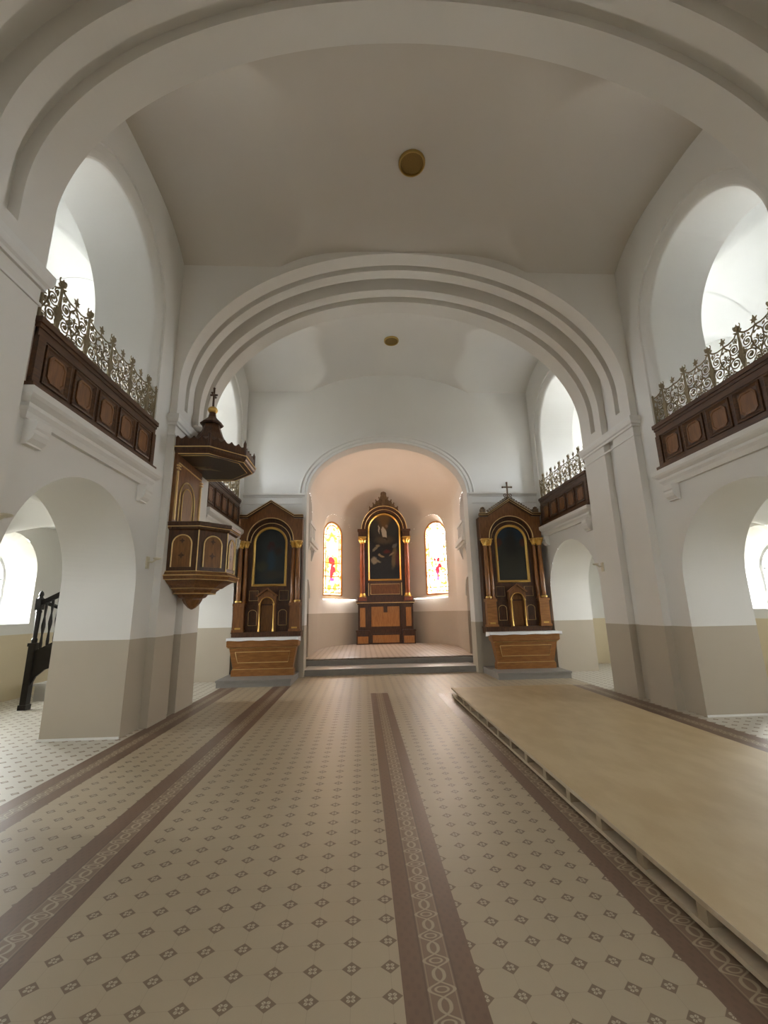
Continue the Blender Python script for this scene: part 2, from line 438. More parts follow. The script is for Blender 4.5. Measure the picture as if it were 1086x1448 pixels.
for side in 'LR':
    mb=MB(); c=BAYC[side][1]; x0,x1=sorted((XL,XL-TH) if side=='L' else (XR,XR+TH))
    mb.box(x0,x1,c+1.232,c+1.249,0,.028)
    mb.build('baseboard_left' if side=='L' else 'baseboard_right',M_TRIM,kind='structure')
# balcony cornices with consoles
CORN=[(0,3.50),(.05,3.50),(.07,3.56),(.10,3.60),(.10,3.64),(.15,3.68),(.17,3.71),(.17,3.78),(0,3.79)]
CONS=[(0,3.50),(.13,3.50),(.13,3.42),(.115,3.40),(.12,3.36),(.10,3.31),(.055,3.27),(.06,3.25),(0,3.25)]
ti=5
for side in 'LR':
    x=XL if side=='L' else XR; sg=1 if side=='L' else -1
    for c in BAYC[side][1:]:
        mb=MB(); w=1.37
        path=[(x,c-w),(x+0*sg,c-w)]
        P=[(x-.02*sg,c-w+.17),(x,c-w+.17),(x,c+w-.17),(x-.02*sg,c+w-.17)]
        if side=='L':
            mb.sweep(P[:],[(-o,u) for o,u in CORN],lambda a,b,u:(a,b,u))
        else:
            mb.sweep(P[:],[(o,u) for o,u in CORN],lambda a,b,u:(a,b,u))
        for yy in (c-w+.17,c+w-.17-.20):
            mb.prism(CONS,lambda o,z,d:(x+sg*o,d,z),yy,yy+.20)
        mb.build('trim_%d'%ti,M_TRIM,kind='structure'); ti+=1

# end wall with the apse opening
AX=.76; AR=2.27
mb=MB()
us=arch_us(AX,AR,48)+[XL-.1,XR+.1]+[XL+(XR-XL)*i/80 for i in range(81)]
eym=(8.80+Y2)/2; eh=(Y2-8.80)/2
colwall(mb,us,0,lambda x:vz(x,Y2,eym,eh,8.58)+.02,[(AX-AR,AX+AR,0,arch_z(AX,AR,4.86,1.55))],lambda u,z:(u,Y2,z))
O=arch_outline(AX,AR,0,4.86,1.55,48)
loft(mb,[(a,Y2,b) for a,b in O],[(a,Y2+.45,b) for a,b in O])
mb.build('wall_back',M_WALL,kind='structure')
# archivolt round the apse arch and the entablature on the end wall
mb=MB()
arc=[(AX+AR*1.0*cos(pi-pi*i/48),4.86+1.55*sin(pi-pi*i/48)) for i in range(49)]
prof=[(-.012,0),(0,-.03),(.06,-.03),(.08,-.055),(.13,-.055),(.15,-.04),(.19,-.075),(.215,-.07),(.22,0)]
mb.sweep(arc,[(o,u) for o,u in prof],lambda a,b,u:(a,Y2+u,b))
mb.build('trim_%d'%ti,M_TRIM,smooth=35,kind='structure'); ti+=1
mb=MB()
ENT=[(0,4.77),(.03,4.77),(.045,4.80),(.08,4.83),(.08,4.88),(0,4.89)]
ENT2=[(0,4.575),(.02,4.575),(.02,4.60),(0,4.60)]
for x0,x1 in ((XL-.02,AX-AR-.05),(AX+AR+.05,XR+.02)):
    for pr in (ENT,ENT2):
        mb.prism(pr,lambda o,z,d:(d,Y2-o,z),x0,x1)
for s_ in (-1,1):
    xx=AX+s_*AR
    mb.box(min(xx,xx-s_*-.13),max(xx,xx-s_*-.13),Y2-.035,Y2,0,4.77)
mb.build('trim_%d'%ti,M_ARCH,kind='structure'); ti+=1

# apse: side walls, curved end with two splayed windows, half dome
acx,acy,arx,ary=.97,16.2,2.56,3.2
def apath():
    P=[]
    for i in range(41):
        t=i/40; P.append((3.20+(acx+arx-3.20)*t,12.30+(acy-12.30)*t))
    for i in range(1,181):
        a=pi*i/180; P.append((acx+arx*cos(a),acy+ary*sin(a)))
    xl=acx-arx
    for i in range(1,41):
        t=i/40; P.append((xl+(-1.68-xl)*t,acy+(12.30-acy)*t))
    return P
AP=apath(); S=[0]
for a,b in zip(AP,AP[1:]): S.append(S[-1]+sqrt((a[0]-b[0])**2+(a[1]-b[1])**2))
def at_s(s):
    import bisect
    i=max(1,min(len(S)-1,bisect.bisect_left(S,s))); t=(s-S[i-1])/(S[i]-S[i-1])
    return AP[i-1][0]+(AP[i][0]-AP[i-1][0])*t, AP[i-1][1]+(AP[i][1]-AP[i-1][1])*t
def s_of(x,y): return min(range(len(AP)),key=lambda i:(AP[i][0]-x)**2+(AP[i][1]-y)**2)
ZSP=4.9; ZTOP=6.55
wr0,wr1=S[s_of(2.21,19.0)],S[s_of(3.40,17.18)]
wl0,wl1=S[s_of(-.23,19.02)],S[s_of(-1.50,16.99)]
WR=sorted((wr0,wr1)); WL=sorted((wl0,wl1))
ops=[];us=list(S); cont=[]
for (a,b) in (WR,WL):
    c=(a+b)/2; r=(b-a)/2; zc=5.66-r
    ops.append((a,b,2.12,arch_z(c,r,zc,r))); us+=arch_us(c,r); cont.append((c,r,zc))
# right wall: doorway, oratory opening ; left wall the same facing it
sd=S[s_of(3.30,13.10)]; sn=S[s_of(3.30,13.30)]
TOT=S[-1]
sideops=[(1.0,.55,.3,2.05,.55),(1.35,.62,3.80,4.75,.62)]
for k in (0,1):
    for c,r,z0,zc,b in sideops:
        cc=c if k==0 else TOT-c
        ops.append((cc-r,cc+r,z0,arch_z(cc,r,zc,b))); us+=arch_us(cc,r,20)
mb=MB()
def aw(u,z): x,y=at_s(max(0,min(TOT,u))); return (x,y,z)
def ztop(u): return ZSP+.02
# wall above springing is the vault; windows and oratories rise above it, so the wall goes to the arch tops there
def zt2(u): return 5.74
# vault surface z at wall: keep wall full height and start the vault from 5.75
colwall(mb,us,.0,zt2,ops,aw)
def inward(u):
    a=at_s(max(0,u-.02)); b=at_s(min(TOT,u+.02)); dx,dy=b[0]-a[0],b[1]-a[1]; l=sqrt(dx*dx+dy*dy); return (dy/l,-dx/l)  # outward normal
PANES=[]
for (c,r,zc) in cont:
    rp=.54; zb=2.28; zpc=5.34-rp
    p,tx,ty=((3.18,18.22),.733,-.68) if c<TOT/2 else ((-1.21,18.15),.656,.754)
    n=(-ty,tx) if -ty*(p[0]-acx)+tx*(p[1]-acy)>0 else (ty,-tx)
    A=[aw(u,z) for u,z in arch_outline(c,r,2.12,zc,r)]
    Bp=arch_outline(0,rp,zb,zpc,rp)
    if (p[0]-tx*rp-A[0][0])**2+(p[1]-ty*rp-A[0][1])**2>(p[0]+tx*rp-A[0][0])**2+(p[1]+ty*rp-A[0][1])**2: A=A[::-1]
    B=[(p[0]+tx*u,p[1]+ty*u,z) for u,z in Bp]
    loft(mb,A,B); mb.quad(A[0],A[-1],B[-1],B[0])
    PANES.append((p[0],p[1],tx,ty,n,rp,zb,zpc))
for k in (0,1):
    for i,(c,r,z0,zc,b) in enumerate(sideops):
        cc=c if k==0 else TOT-c; n=inward(cc); D=.35 if i==0 else .5
        A=[aw(u,z) for u,z in arch_outline(cc,r,z0,zc,b,20)]
        B=[(q[0]+n[0]*D,q[1]+n[1]*D,q[2]) for q in A]
        loft(mb,A,B); mb.quad(A[0],A[-1],B[-1],B[0]); mb.poly(B)
mb.build('wall_apse',M_APSE,kind='structure')
# apse vault
mb=MB()
def av(fx,s):  # rings shrinking towards the crown
    pass
rs=[]
NR=16
for j in range(NR+1):
    a=(pi/2)*j/NR; f=cos(a); z=5.72+ (7.65-5.72)*sin(a)
    ring=[]
    for u in S[::2]:
        x,y=at_s(u)
        if y<acy: cxx=.97 if True else 0; ring.append((cxx+(x-cxx)*f,y,z))
        else: ring.append((acx+(x-acx)*f,acy+(y-acy)*f,z))
    rs.append(ring)
mb.rings(rs,closed=False,cap=False)
mb.build('trim_%d'%ti,plaster('plaster_apse_vault',col=(.78,.73,.68)),smooth=50,kind='structure'); ti+=1
# return between the arch opening and the apse walls
mb=MB()
x0,x1=AX-AR,AX+AR
us=arch_us(AX,AR,40)+[-1.75,3.3]+[-1.75+5.05*i/40 for i in range(41)]
colwall(mb,us,0,7.9,[(x0,x1,0,arch_z(AX,AR,4.86,1.55))],lambda u,z:(u,12.30,z))
mb.build('trim_%d'%ti,M_APSE,kind='structure'); ti+=1

# apse floor and two steps
mb=MB(); pts=[(x,y,.3) for x,y in AP]; mb.poly([(p[0],p[1],.3) for p in AP if p[1]>12.95])
mb.quad((-1.53,12.9,.3),(3.03,12.9,.3),(3.45,13.0,.3),(-1.69,13.0,.3))
mb.quad((-1.69,12.93,.3),(3.4,12.93,.3),(3.5,13.2,.3),(-1.75,13.2,.3))
mb.build('floor_apse',M_T_APSE,kind='structure')
mb=MB(); mb.box(AX-AR+.0,AX+AR-.0,12.04,12.9,0,.15); mb.box(-1.78,3.4,12.27,13.3,-.02,.15)
mb.box(-1.78,3.4,12.88,12.97,.13,.298)
o=mb.build('trim_%d'%ti,[M_STONE],kind='structure'); ti+=1
mb=MB(); mb.box(AX-AR,AX+AR,12.02,12.88,.15,.158); mb.build('trim_%d'%ti,M_STONEW,kind='structure'); ti+=1  # lighter slab paints the tread's reflective brightness into its colour

# oratory balconies on the apse walls (white balusters)
def oratory(k,name):
    mb=MB(); c=1.35 if k==0 else TOT-1.35
    n=inward(c); p=at_s(c); t=(-n[1],n[0])
    def T(u,o,z): return (p[0]+t[0]*u-n[0]*o,p[1]+t[1]*u-n[1]*o,z)
    def bx(u0,u1,o0,o1,z0,z1):
        mb.rings([[T(u0,o0,z0),T(u1,o0,z0),T(u1,o1,z0),T(u0,o1,z0)],[T(u0,o0,z1),T(u1,o0,z1),T(u1,o1,z1),T(u0,o1,z1)]])
    bx(-.85,.85,-.02,.20,3.66,3.80); bx(-.78,.78,-.02,.14,3.58,3.66)
    for u in (-.55,.55): mb.rings([[T(u-.07,0,3.58),T(u+.07,0,3.58),T(u+.07,.12,3.58),T(u-.07,.12,3.58)],[T(u-.05,0,3.25),T(u+.05,0,3.25),T(u+.05,.02,3.25),T(u-.05,.02,3.25)]])
    bx(-.62,.62,.02,.14,4.27,4.37)
    for i in range(5):
        u=-.5+.25*i; bx(u-.06,u+.06,.04,.12,3.80,4.27)
    return mb.build(name,M_TRIM,kind='structure')
oratory(0,'trim_%d'%ti); ti+=1
oratory(1,'trim_%d'%ti); ti+=1
# rounded hood over the apse doorway
mb=MB()
for k in (0,1):
    c=1.0 if k==0 else TOT-1.0; n=inward(c)
    arc2=[(c+.58*cos(pi-pi*i/20),2.05+.58*sin(pi-pi*i/20)) for i in range(21)]
    def TT(a,b,u):
        x,y=at_s(max(0,a)); return (x-n[0]*u,y-n[1]*u,b)
    mb.sweep(arc2,[(-.03,0),(-.03,.03),(.05,.03),(.05,0)],TT)
mb.build('trim_%d'%ti,M_TRIM,kind='structure'); ti+=1

# stained glass in the apse windows
def stained(name,items,base,st):
    k=NT(name); O=k.obj(); x,z=O[0],O[2]; tc=k.n('ShaderNodeTexCoord')
    vo=k.n('ShaderNodeTexVoronoi',feature='DISTANCE_TO_EDGE'); vo.inputs['Scale'].default_value=9; k.t.links.new(tc.outputs['Object'],vo.inputs['Vector'])
    ed=k.m('SUBTRACT',1,k.smooth(vo.outputs['Distance'],.01,.05))
    vc=k.n('ShaderNodeTexVoronoi'); vc.inputs['Scale'].default_value=9; k.t.links.new(tc.outputs['Object'],vc.inputs['Vector'])
    f=k.n('ShaderNodeSeparateColor'); k.t.links.new(vc.outputs['Color'],f.inputs[0])
    c=k.mix(k.smooth(f.outputs[0],.55,.75),base,(.20,.09,.010)); c=k.mix(k.smooth(f.outputs[1],.86,.9),c,(.16,.24,.10))
    c=k.mix(k.m('MULTIPLY',ed,.8),c,(.10,.04,.008))
    c=blobs(k,x,z,c,items)
    k.put(k.b.inputs['Base Color'],(.1,.1,.1)); k.put(k.b.inputs['Emission Color'],c); k.b.inputs['Emission Strength'].default_value=st
    return k.mat
RED=(.70,.0008,.004); YEL=(.50,.26,.012); WHT=(1,.95,.88)
G_L=stained('stained_glass_seated_figure',[(0,4.55,.20,.36,YEL,.25,0),(0,4.25,.30,.26,WHT,.25,0),(0,4.52,.10,.17,WHT,.2,0),(-.06,3.72,.17,.16,RED,.15,.3),(.06,3.65,.15,.13,RED,.15,-.4),(-.02,3.25,.10,.36,RED,.12,-.12),(.10,3.35,.12,.13,RED,.15,.2),(.25,3.62,.09,.28,(.5,.14,.006),.2,0),(-.28,3.60,.07,.25,(.5,.2,.015),.2,0),(0,2.93,.14,.07,(.2,.01,.05),.2,0),(-.16,2.60,.11,.13,(.30,.20,.01),.1,0),(.16,2.60,.11,.13,(.30,.20,.01),.1,0)],(.62,.47,.25),S_STL)
G_R=stained('stained_glass_standing_figure',[(0,4.35,.30,.50,WHT,.35,0),(-.10,3.72,.06,.08,RED,.15,.3),(.07,3.70,.08,.10,RED,.15,-.4),(.14,3.45,.10,.11,RED,.15,.5),(.01,3.28,.11,.16,RED,.12,0),(.02,3.02,.05,.20,(.55,.002,.02),.15,0),(.02,2.90,.08,.06,(.35,.012,.06),.2,0),(-.05,3.52,.08,.06,(.06,.14,.02),.3,0),(.25,3.60,.07,.14,(.5,.36,.05),.2,0),(-.15,2.55,.11,.12,(.35,.30,.06),.12,0),(.16,2.55,.11,.12,(.35,.30,.06),.12,0)],(1,.93,.84),S_STR)
M_LEAD=flat('lead_bronze_bar',(.60,.27,.08),.5,var=.1)
for i,(px,py,tx,ty,n,rp,zb,zpc) in enumerate(PANES):
    root=bpy.data.objects.new('window_%d'%(i+1),None); COL.objects.link(root); root.location=(px,py,0); root['kind']='structure'
    # local x must run left to right as seen from the nave
    ang=atan2(-n[0],n[1]); root.rotation_euler=(0,0,ang)
    mb=MB(); Bp=arch_outline(0,rp,zb,zpc,rp); mb.poly([(u,.02,z) for u,z in Bp])
    mb.build('pane',G_R if i==0 else G_L,root)
    mb=MB(); path=[(u,z) for u,z in Bp]
    mb.sweep(path,[(-.04,-.03),(.03,-.03),(.03,.03),(-.04,.03)],lambda a,b,u:(a,u,b))
    mb.box(-rp,rp,-.03,.03,zb-.03,zb+.04)
    ri=rp*.72; Ci=arch_outline(0,ri,zb+.28,zpc,ri*1.05); mb.tube([(u,-.0,z) for u,z in Ci],.026,4)
    for z in (zb+.12,zb+.28,zb+.78,3.62,4.22,4.78): mb.tube([(-rp,-.01,z),(rp,-.01,z)],.020,4)
    mb.tube([(0,0,zpc+ri),(0,0,zpc+rp)],.012,4)
    mb.build('window_frame',M_LEAD,root)

# ------------------------------------------------------------------ aisles and galleries
WX={'L':-7.13,'R':9.0}
WIN_G={'L':[4.7,9.15],'R':[4.8,9.3]}
WIN_U={'L':[7.75,12.0],'R':[7.8,12.0]}
wn=3
for side in 'LR':
    x=WX[side]; sg=-1 if side=='L' else 1; xi=(XL-TH) if side=='L' else (XR+TH)
    mb=MB(); ops=[]; us=[Y0,13.2]+[Y0+(13.2-Y0)*i/30 for i in range(31)]; wins=[]
    for c in WIN_G[side]:
        q=.8 if c>5 else .55
        ops.append((c-q,c+q,1.50,arch_z(c,q,2.55,q))); us+=arch_us(c,q,20); wins.append((c,q,1.50,2.55,q*.7,1.62,2.42,M_PANE_A))
    for c in WIN_U[side]:
        ops.append((c-1.0,c+1.0,4.4,arch_z(c,1.0,5.9,1.0))); us+=arch_us(c,1.0,20); wins.append((c,1.0,4.4,5.9,.8,4.5,5.8,M_PANE_G))
    colwall(mb,us,0,8.6,ops,lambda u,z:(x,u,z))
    for c,r,z0,zc,rp,zb,zpc,mt in wins:
        A=[(x,a,b) for a,b in arch_outline(c,r,z0,zc,r,20)]; B=[(x+sg*.5,a,b) for a,b in arch_outline(c,rp,zb,zpc,rp,20)]
        loft(mb,A,B); mb.quad(A[0],A[-1],B[-1],B[0])
    for y in (Y0,13.0):
        mb.quad((x,y,0),(xi,y,0),(xi,y,8.6),(x,y,8.6))
    mb.build('wall_aisle_left' if side=='L' else 'wall_aisle_right',M_AISLE,kind='structure')
    for c,r,z0,zc,rp,zb,zpc,mt in wins:
        root=bpy.data.objects.new('window_%d'%wn,None); COL.objects.link(root); root.location=(x+sg*.5,c,0); root['kind']='structure'; wn+=1
        mb=MB(); mb.poly([(sg*.02,u,z) for u,z in arch_outline(0,rp,zb,zpc,rp,20)]); mb.build('pane',mt,root)
        portal((x+sg*.56,c,(zb+zpc+rp)/2),(0,-sg*pi/2 if False else sg*pi/2,0),zpc+rp-zb,2*rp)
        mb=MB(); mb.sweep(arch_outline(0,rp,zb,zpc,rp,20),[(-.05,-.03),(.03,-.03),(.03,.03),(-.05,.03)],lambda a,b,u:(u,a,b))
        mb.box(-.03,.03,-rp,rp,zb-.03,zb+.05); mb.box(-.02,.02,-.02,.02,zb,zpc+rp); mb.box(-.02,.02,-rp,rp,zpc-.02,zpc+.02)
        mb.build('window_frame',M_FRAMEGREY,root)
    # gallery slab, and groin vaults over aisle and gallery
    mb=MB(); mb.quad((x,Y0,3.72),(xi,Y0,3.72),(xi,13.0,3.72),(x,13.0,3.72))
    mb.build('floor_gallery_left' if side=='L' else 'floor_gallery_right',M_STONEW,kind='structure')
    mb=MB()
    xm=(x+xi)/2; hx=abs(x-xi)/2
    for base,rise in ((2.15,1.45),(6.2,2.1)):
        for c in [b for b in BAYC[side]]+[BAYC[side][2]+4.92]:
            hy=2.46; g=[]
            for j in range(25):
                row=[]
                for i in range(25):
                    xx=xm-hx+2*hx*i/24; yy=c-hy+2*hy*j/24
                    a=sqrt(max(0,1-((xx-xm)/hx)**2)); b=sqrt(max(0,1-((yy-c)/hy*.985)**2))
                    row.append((xx,yy,base+rise*max(a,b)))
                g.append(row)
            mb.rings(g,closed=False,cap=False)
    mb.build('ceiling_aisle_left' if side=='L' else 'ceiling_aisle_right',plaster('plaster_aisle_vault_'+side,col=(.64,.64,.62)),smooth=30,kind='structure')

mb=MB(); mb.quad((-7.9,Y0-.3,9.2),(9.9,Y0-.3,9.2),(9.9,20.2,9.2),(-7.9,20.2,9.2))  # added out of view: box over the vaults that stops sky light leaking in
for x in (-7.9,9.9): mb.quad((x,Y0-.3,8.4),(x,20.2,8.4),(x,20.2,9.2),(x,Y0-.3,9.2))
for y in (Y0-.3,20.2): mb.quad((-7.9,y,8.4),(9.9,y,8.4),(9.9,y,9.2),(-7.9,y,9.2))
for side in 'LR':
    x=WX[side]; xo=-7.9 if side=='L' else 9.9
    mb.quad((x,Y0-.3,8.5),(xo,Y0-.3,8.5),(xo,13.2,8.5),(x,13.2,8.5))
    mb.quad((XC,13.0,8.4),(xo,13.0,8.4),(xo,20.2,8.4),(XC,20.2,8.4))
mb.build('ceiling_light_seal',M_STONE,kind='structure')
# unseen wall behind the viewer, dark to cut bounce, two windows added for fill
mb=MB(); ops=[];us=[XL-.1,XR+.1]+[XL+(XR-XL)*i/40 for i in range(41)]
for c in (XC-2.0,XC+2.0):
    ops.append((c-.8,c+.8,2.4,arch_z(c,.8,5.4,.8))); us+=arch_us(c,.8,20)
colwall(mb,us,0,8.7,ops,lambda u,z:(u,Y0,z))
mb.build('wall_front',M_WM,kind='structure')  # dark wood put on this unseen wall to weaken light from behind
for c in (XC-2.0,XC+2.0):
    root=bpy.data.objects.new('window_%d'%wn,None); COL.objects.link(root); root.location=(c,Y0-.05,0); root['kind']='structure'; wn+=1
    mb=MB(); mb.poly([(u,0,z) for u,z in arch_outline(0,.8,2.4,5.4,.8,20)]); mb.build('pane',M_PANE_FILL,root); portal((c,Y0-.1,4.3),(pi/2,0,pi),1.6,3.8)  # unseen window added as a dim fill light from behind

# ================================================================== THINGS
# ---- balcony parapets and wrought iron railings
def make_parapet():
    root=thing('balcony_parapet','x','parapet')
    L=1.27
    mb=MB()   # local: x outwards to the nave, y along
    mb.box(-.027,0,-L,L,0,.72); mb.box(-.027,.045,-L-.02,L+.02,.70,.765); mb.box(-.027,.025,-L-.01,L+.01,.655,.70); mb.box(-.027,.012,-L,L,.56,.655)
    mb.box(-.027,.07,-L-.03,L+.03,-.03,.03); mb.box(-.027,.03,-L,L,.03,.07)
    for y in (-L,L-.10): mb.box(0,.028,y,y+.10,.07,.56)
    mb.build('body',M_WB,root)
    pw=(2*L-.2)/5
    for i in range(5):
        c=-L+.1+pw*(i+.5); h=pw/2-.035
        mb=MB()
        z0,z1=.105,.535
        path=[(c-h,z0),(c+h,z0),(c+h,z1),(c-h,z1)]
        mb.sweep(path,[(0,0),(0,.022),(.018,.028),(.035,.012),(.05,.004),(.05,0)],lambda a,b,u:(u,a,b),closed=True)
        pn=mb.build('panel',M_WB,root)
        mb=MB(); k=.075; hh=h-.07; q0,q1=z0+.06,z1-.06; e=.05
        oc=[(c-hh+e,q0),(c+hh-e,q0),(c+hh,q0+e),(c+hh,q1-e),(c+hh-e,q1),(c-hh+e,q1),(c-hh,q1-e),(c-hh,q0+e)]
        mb.rings([[(.002,a,b) for a,b in oc],[(.014,a,b) for a,b in oc],[(.016,c+(a-c)*.84,(q0+q1)/2+(b-(q0+q1)/2)*.84) for a,b in oc],[(.008,c+(a-c)*.80,(q0+q1)/2+(b-(q0+q1)/2)*.80) for a,b in oc]])
        mb.build('panel_field',M_WBP,pn)
    return root
def spiral(cx,cz,r0,r1,a0,turns,n=26):
    return [(cx+(r0+(r1-r0)*i/n)*cos(a0+turns*2*pi*i/n),cz+(r0+(r1-r0)*i/n)*sin(a0+turns*2*pi*i/n)) for i in range(n+1)]
def bez(p0,p1,p2,p3,n=12):
    out=[]
    for i in range(n+1):
        t=i/n; s=1-t
        out.append(tuple(s**3*p0[j]+3*s*s*t*p1[j]+3*s*t*t*p2[j]+t**3*p3[j] for j in (0,1)))
    return out
def make_railing():
    root=thing('balcony_railing','x','railing')
    W=2.50; w=W/5
    mb=MB()
    def T(pts,r): mb.tube([(random.uniform(-.004,.004),a,b) for a,b in pts],r*1.35,4)
    for s in (-1,1):
        T([(s*a,b) for a,b in spiral(.115,.150,.090,.016,pi,-1.9)],.0075)
        T([(s*a,b) for a,b in bez((0,.03),(.0,.10),(.02,.13),(.03,.145),6)],.010)
        T([(s*a,b) for a,b in spiral(.100,.350,.080,.015,-pi*.8,1.9)],.007)
        T([(s*a,b) for a,b in bez((.03,.16),(.07,.22),(.03,.27),(.038,.295),8)],.009)
        T([(s*a,b) for a,b in spiral(.200,.265,.058,.012,pi*.5,-1.6,20)],.0065)
        T([(s*a,b) for a,b in bez((.245,.0),(.28,.15),(.18,.18),(.17,.30))],.008)
        T([(s*a,b) for a,b in bez((.02,.22),(.10,.26),(.18,.20),(.24,.14))],.007)
        T([(s*a,b) for a,b in bez((.17,.30),(.15,.42),(.22,.40),(.25,.49))],.008)
        T([(s*a,b) for a,b in bez((.0,.57),(.05,.50),(.13,.45),(.25,.49))],.009)
        T([(s*a,b) for a,b in spiral(.205,.065,.050,.012,0,1.5,18)],.0065)
        T([(s*a,b) for a,b in spiral(.060,.46,.040,.010,pi*.5,-1.3,16)],.006)
        T([(s*a,b) for a,b in bez((.02,.0),(.10,.02),(.15,.03),(.16,.07),8)],.007)
        for (lx,lz,r,an) in ((.115,.150,.036,.5),(.10,.35,.032,2.2),(.15,.245,.036,1.0),(.055,.44,.032,1.4),(.215,.405,.034,.2),(.205,.065,.022,1),(.20,.265,.024,1),(.05,.235,.034,.9),(.235,.18,.026,1.5),(.14,.44,.026,2.4),(.05,.06,.026,2.3),(.245,.33,.022,1.57)):
            c,sn=cos(an),sin(an)
            lf=[(lx+r*c,lz+r*sn),(lx-r*.5*sn,lz+r*.5*c),(lx-r*c,lz-r*sn),(lx+r*.5*sn,lz-r*.5*c)]
            mb.prism([(s*a,b) for a,b in lf],lambda a,b,d:(d,a,b),-.006,.006)
    mb.prism([(-.014,0),(.014,0),(.020,.06),(.034,.13),(.022,.19),(.040,.25),(.020,.32),(.012,.42),(.010,.57),(-.010,.57),(-.012,.42),(-.020,.32),(-.040,.25),(-.022,.19),(-.034,.13),(-.020,.06)],lambda a,b,d:(d,a,b),-.010,.010)
    # cup-shaped flower on the stem
    mb.lathe([(.55,.010),(.575,.030),(.60,.040),(.625,.034),(.63,.012),(.665,.004)],0,0,8)
    for s in (-1,1):
        mb.tube([(0,s*.02,.575),(0,s*.045,.595),(0,s*.055,.635),(0,s*.045,.655)],.008,4)
        mb.prism([(s*.02,.53),(s*.05,.545),(s*.065,.57),(s*.035,.565)],lambda a,b,d:(d,a,b),-.006,.006)
    # spread leaf between stems (right edge of the module)
    mb.prism([(.25,.49),(.258,.53),(.29,.53),(.275,.555),(.300,.585),(.266,.578),(.25,.625),(.234,.578),(.200,.585),(.225,.555),(.21,.53),(.242,.53)],lambda a,b,d:(d,a,b),-.006,.006)
    me=None
    for i in range(5):
        y=-W/2+w*(i+.5)
        if me is None:
            o=mb.build('scroll_panel',M_IRON,root,loc=(0,y,0)); me=o
        else:
            o=me.copy(); COL.objects.link(o); o.parent=root; o.location=(0,y,0)
    mb=MB(); mb.box(-.012,.012,-W/2-.01,W/2+.01,-.012,.012); mb.build('bottom_rail',M_IRON,root)
    for s in (-1,1):
        mb=MB(); mb.box(-.012,.012,s*W/2-.010,s*W/2+.010,0,.50); mb.lathe([(.50,.012),(.52,.02),(.55,.004)],0,s*W/2,6); mb.build('end_post',M_IRON,root)
    return root
par=make_parapet(); rail=make_railing()
PL=['dark panelled wood parapet of the left balcony nearest the viewer, before the pulpit','dark panelled wood parapet of the left balcony behind the pulpit','dark panelled wood parapet of the right balcony nearest the viewer','dark panelled wood parapet of the right balcony above the right side altar']
RLb=['scrolled iron railing on the left balcony nearest the viewer, before the pulpit','scrolled iron railing on the left balcony half hidden behind the pulpit canopy','scrolled iron railing on the right balcony nearest the viewer','scrolled iron railing on the right balcony above the right side altar']
first=True
for k,(side,i) in enumerate((('L',1),('L',2),('R',1),('R',2))):
    x=XL+.03 if side=='L' else XR-.03; c=BAYC[side][i]-(.07 if side+str(i)=='L2' else 0)
    for src,lab,z,dx,grp in ((par,PL[k],3.83,0,'balcony parapets'),(rail,RLb[k],4.607,-.035,'iron balcony railings')):
        if k==0: o=src; o.location=(x+dx,c,z); o['label']=lab; o['group']=grp
        else: o=dup_tree(src,(x+(dx if side=='L' else -dx),c,z),lab,grp)
        if side=='R': o.rotation_euler=(0,0,pi)

# ---- ceiling rosettes of brass
def rosette(y,z,lab,r):
    t=thing('ceiling_vent',lab,'ceiling vent',(XC-.02,y,z),'brass ceiling rosettes')
    mb=MB(); n=40
    pr=[(0,r*1.0),(-.03,r*1.0),(-.045,r*.95),(-.045,r*.88),(-.02,r*.84),(0,r*.84)]
    rs=[[(rr*cos(2*pi*i/n),rr*sin(2*pi*i/n),zz) for i in range(n)] for zz,rr in pr]
    mb.rings(rs,cap=False); mb.build('rim',M_BRASS,t,smooth=40)
    mb=MB(); mb.lathe([(-.005,r*.86),(-.018,r*.86)],0,0,n); mb.build('grille_plate',M_BRASSD,t)
    return t
rosette(5.50,vz(XC,5.50,5.46,1.6,8.42),'large round brass vent in the vault nearest the viewer',.215)
rosette(10.42,vz(XC,10.42,10.325,1.525,8.58),'small looking round brass vent in the vault over the side altars',.20)

# ---- stone plinths of the side altars
for x0,x1,lab in ((-3.29,-1.63,'grey stone step under the left side altar'),(3.165,4.90,'grey stone step under the right side altar')):
    mb=MB(); mb.box(x0,x1,10.53,Y2,0,.11); mb.box(x0-.015,x1+.015,10.515,Y2,.11,.155)
    tag(mb.build('altar_step',M_STONE),lab,'step','stone steps under the side altars')

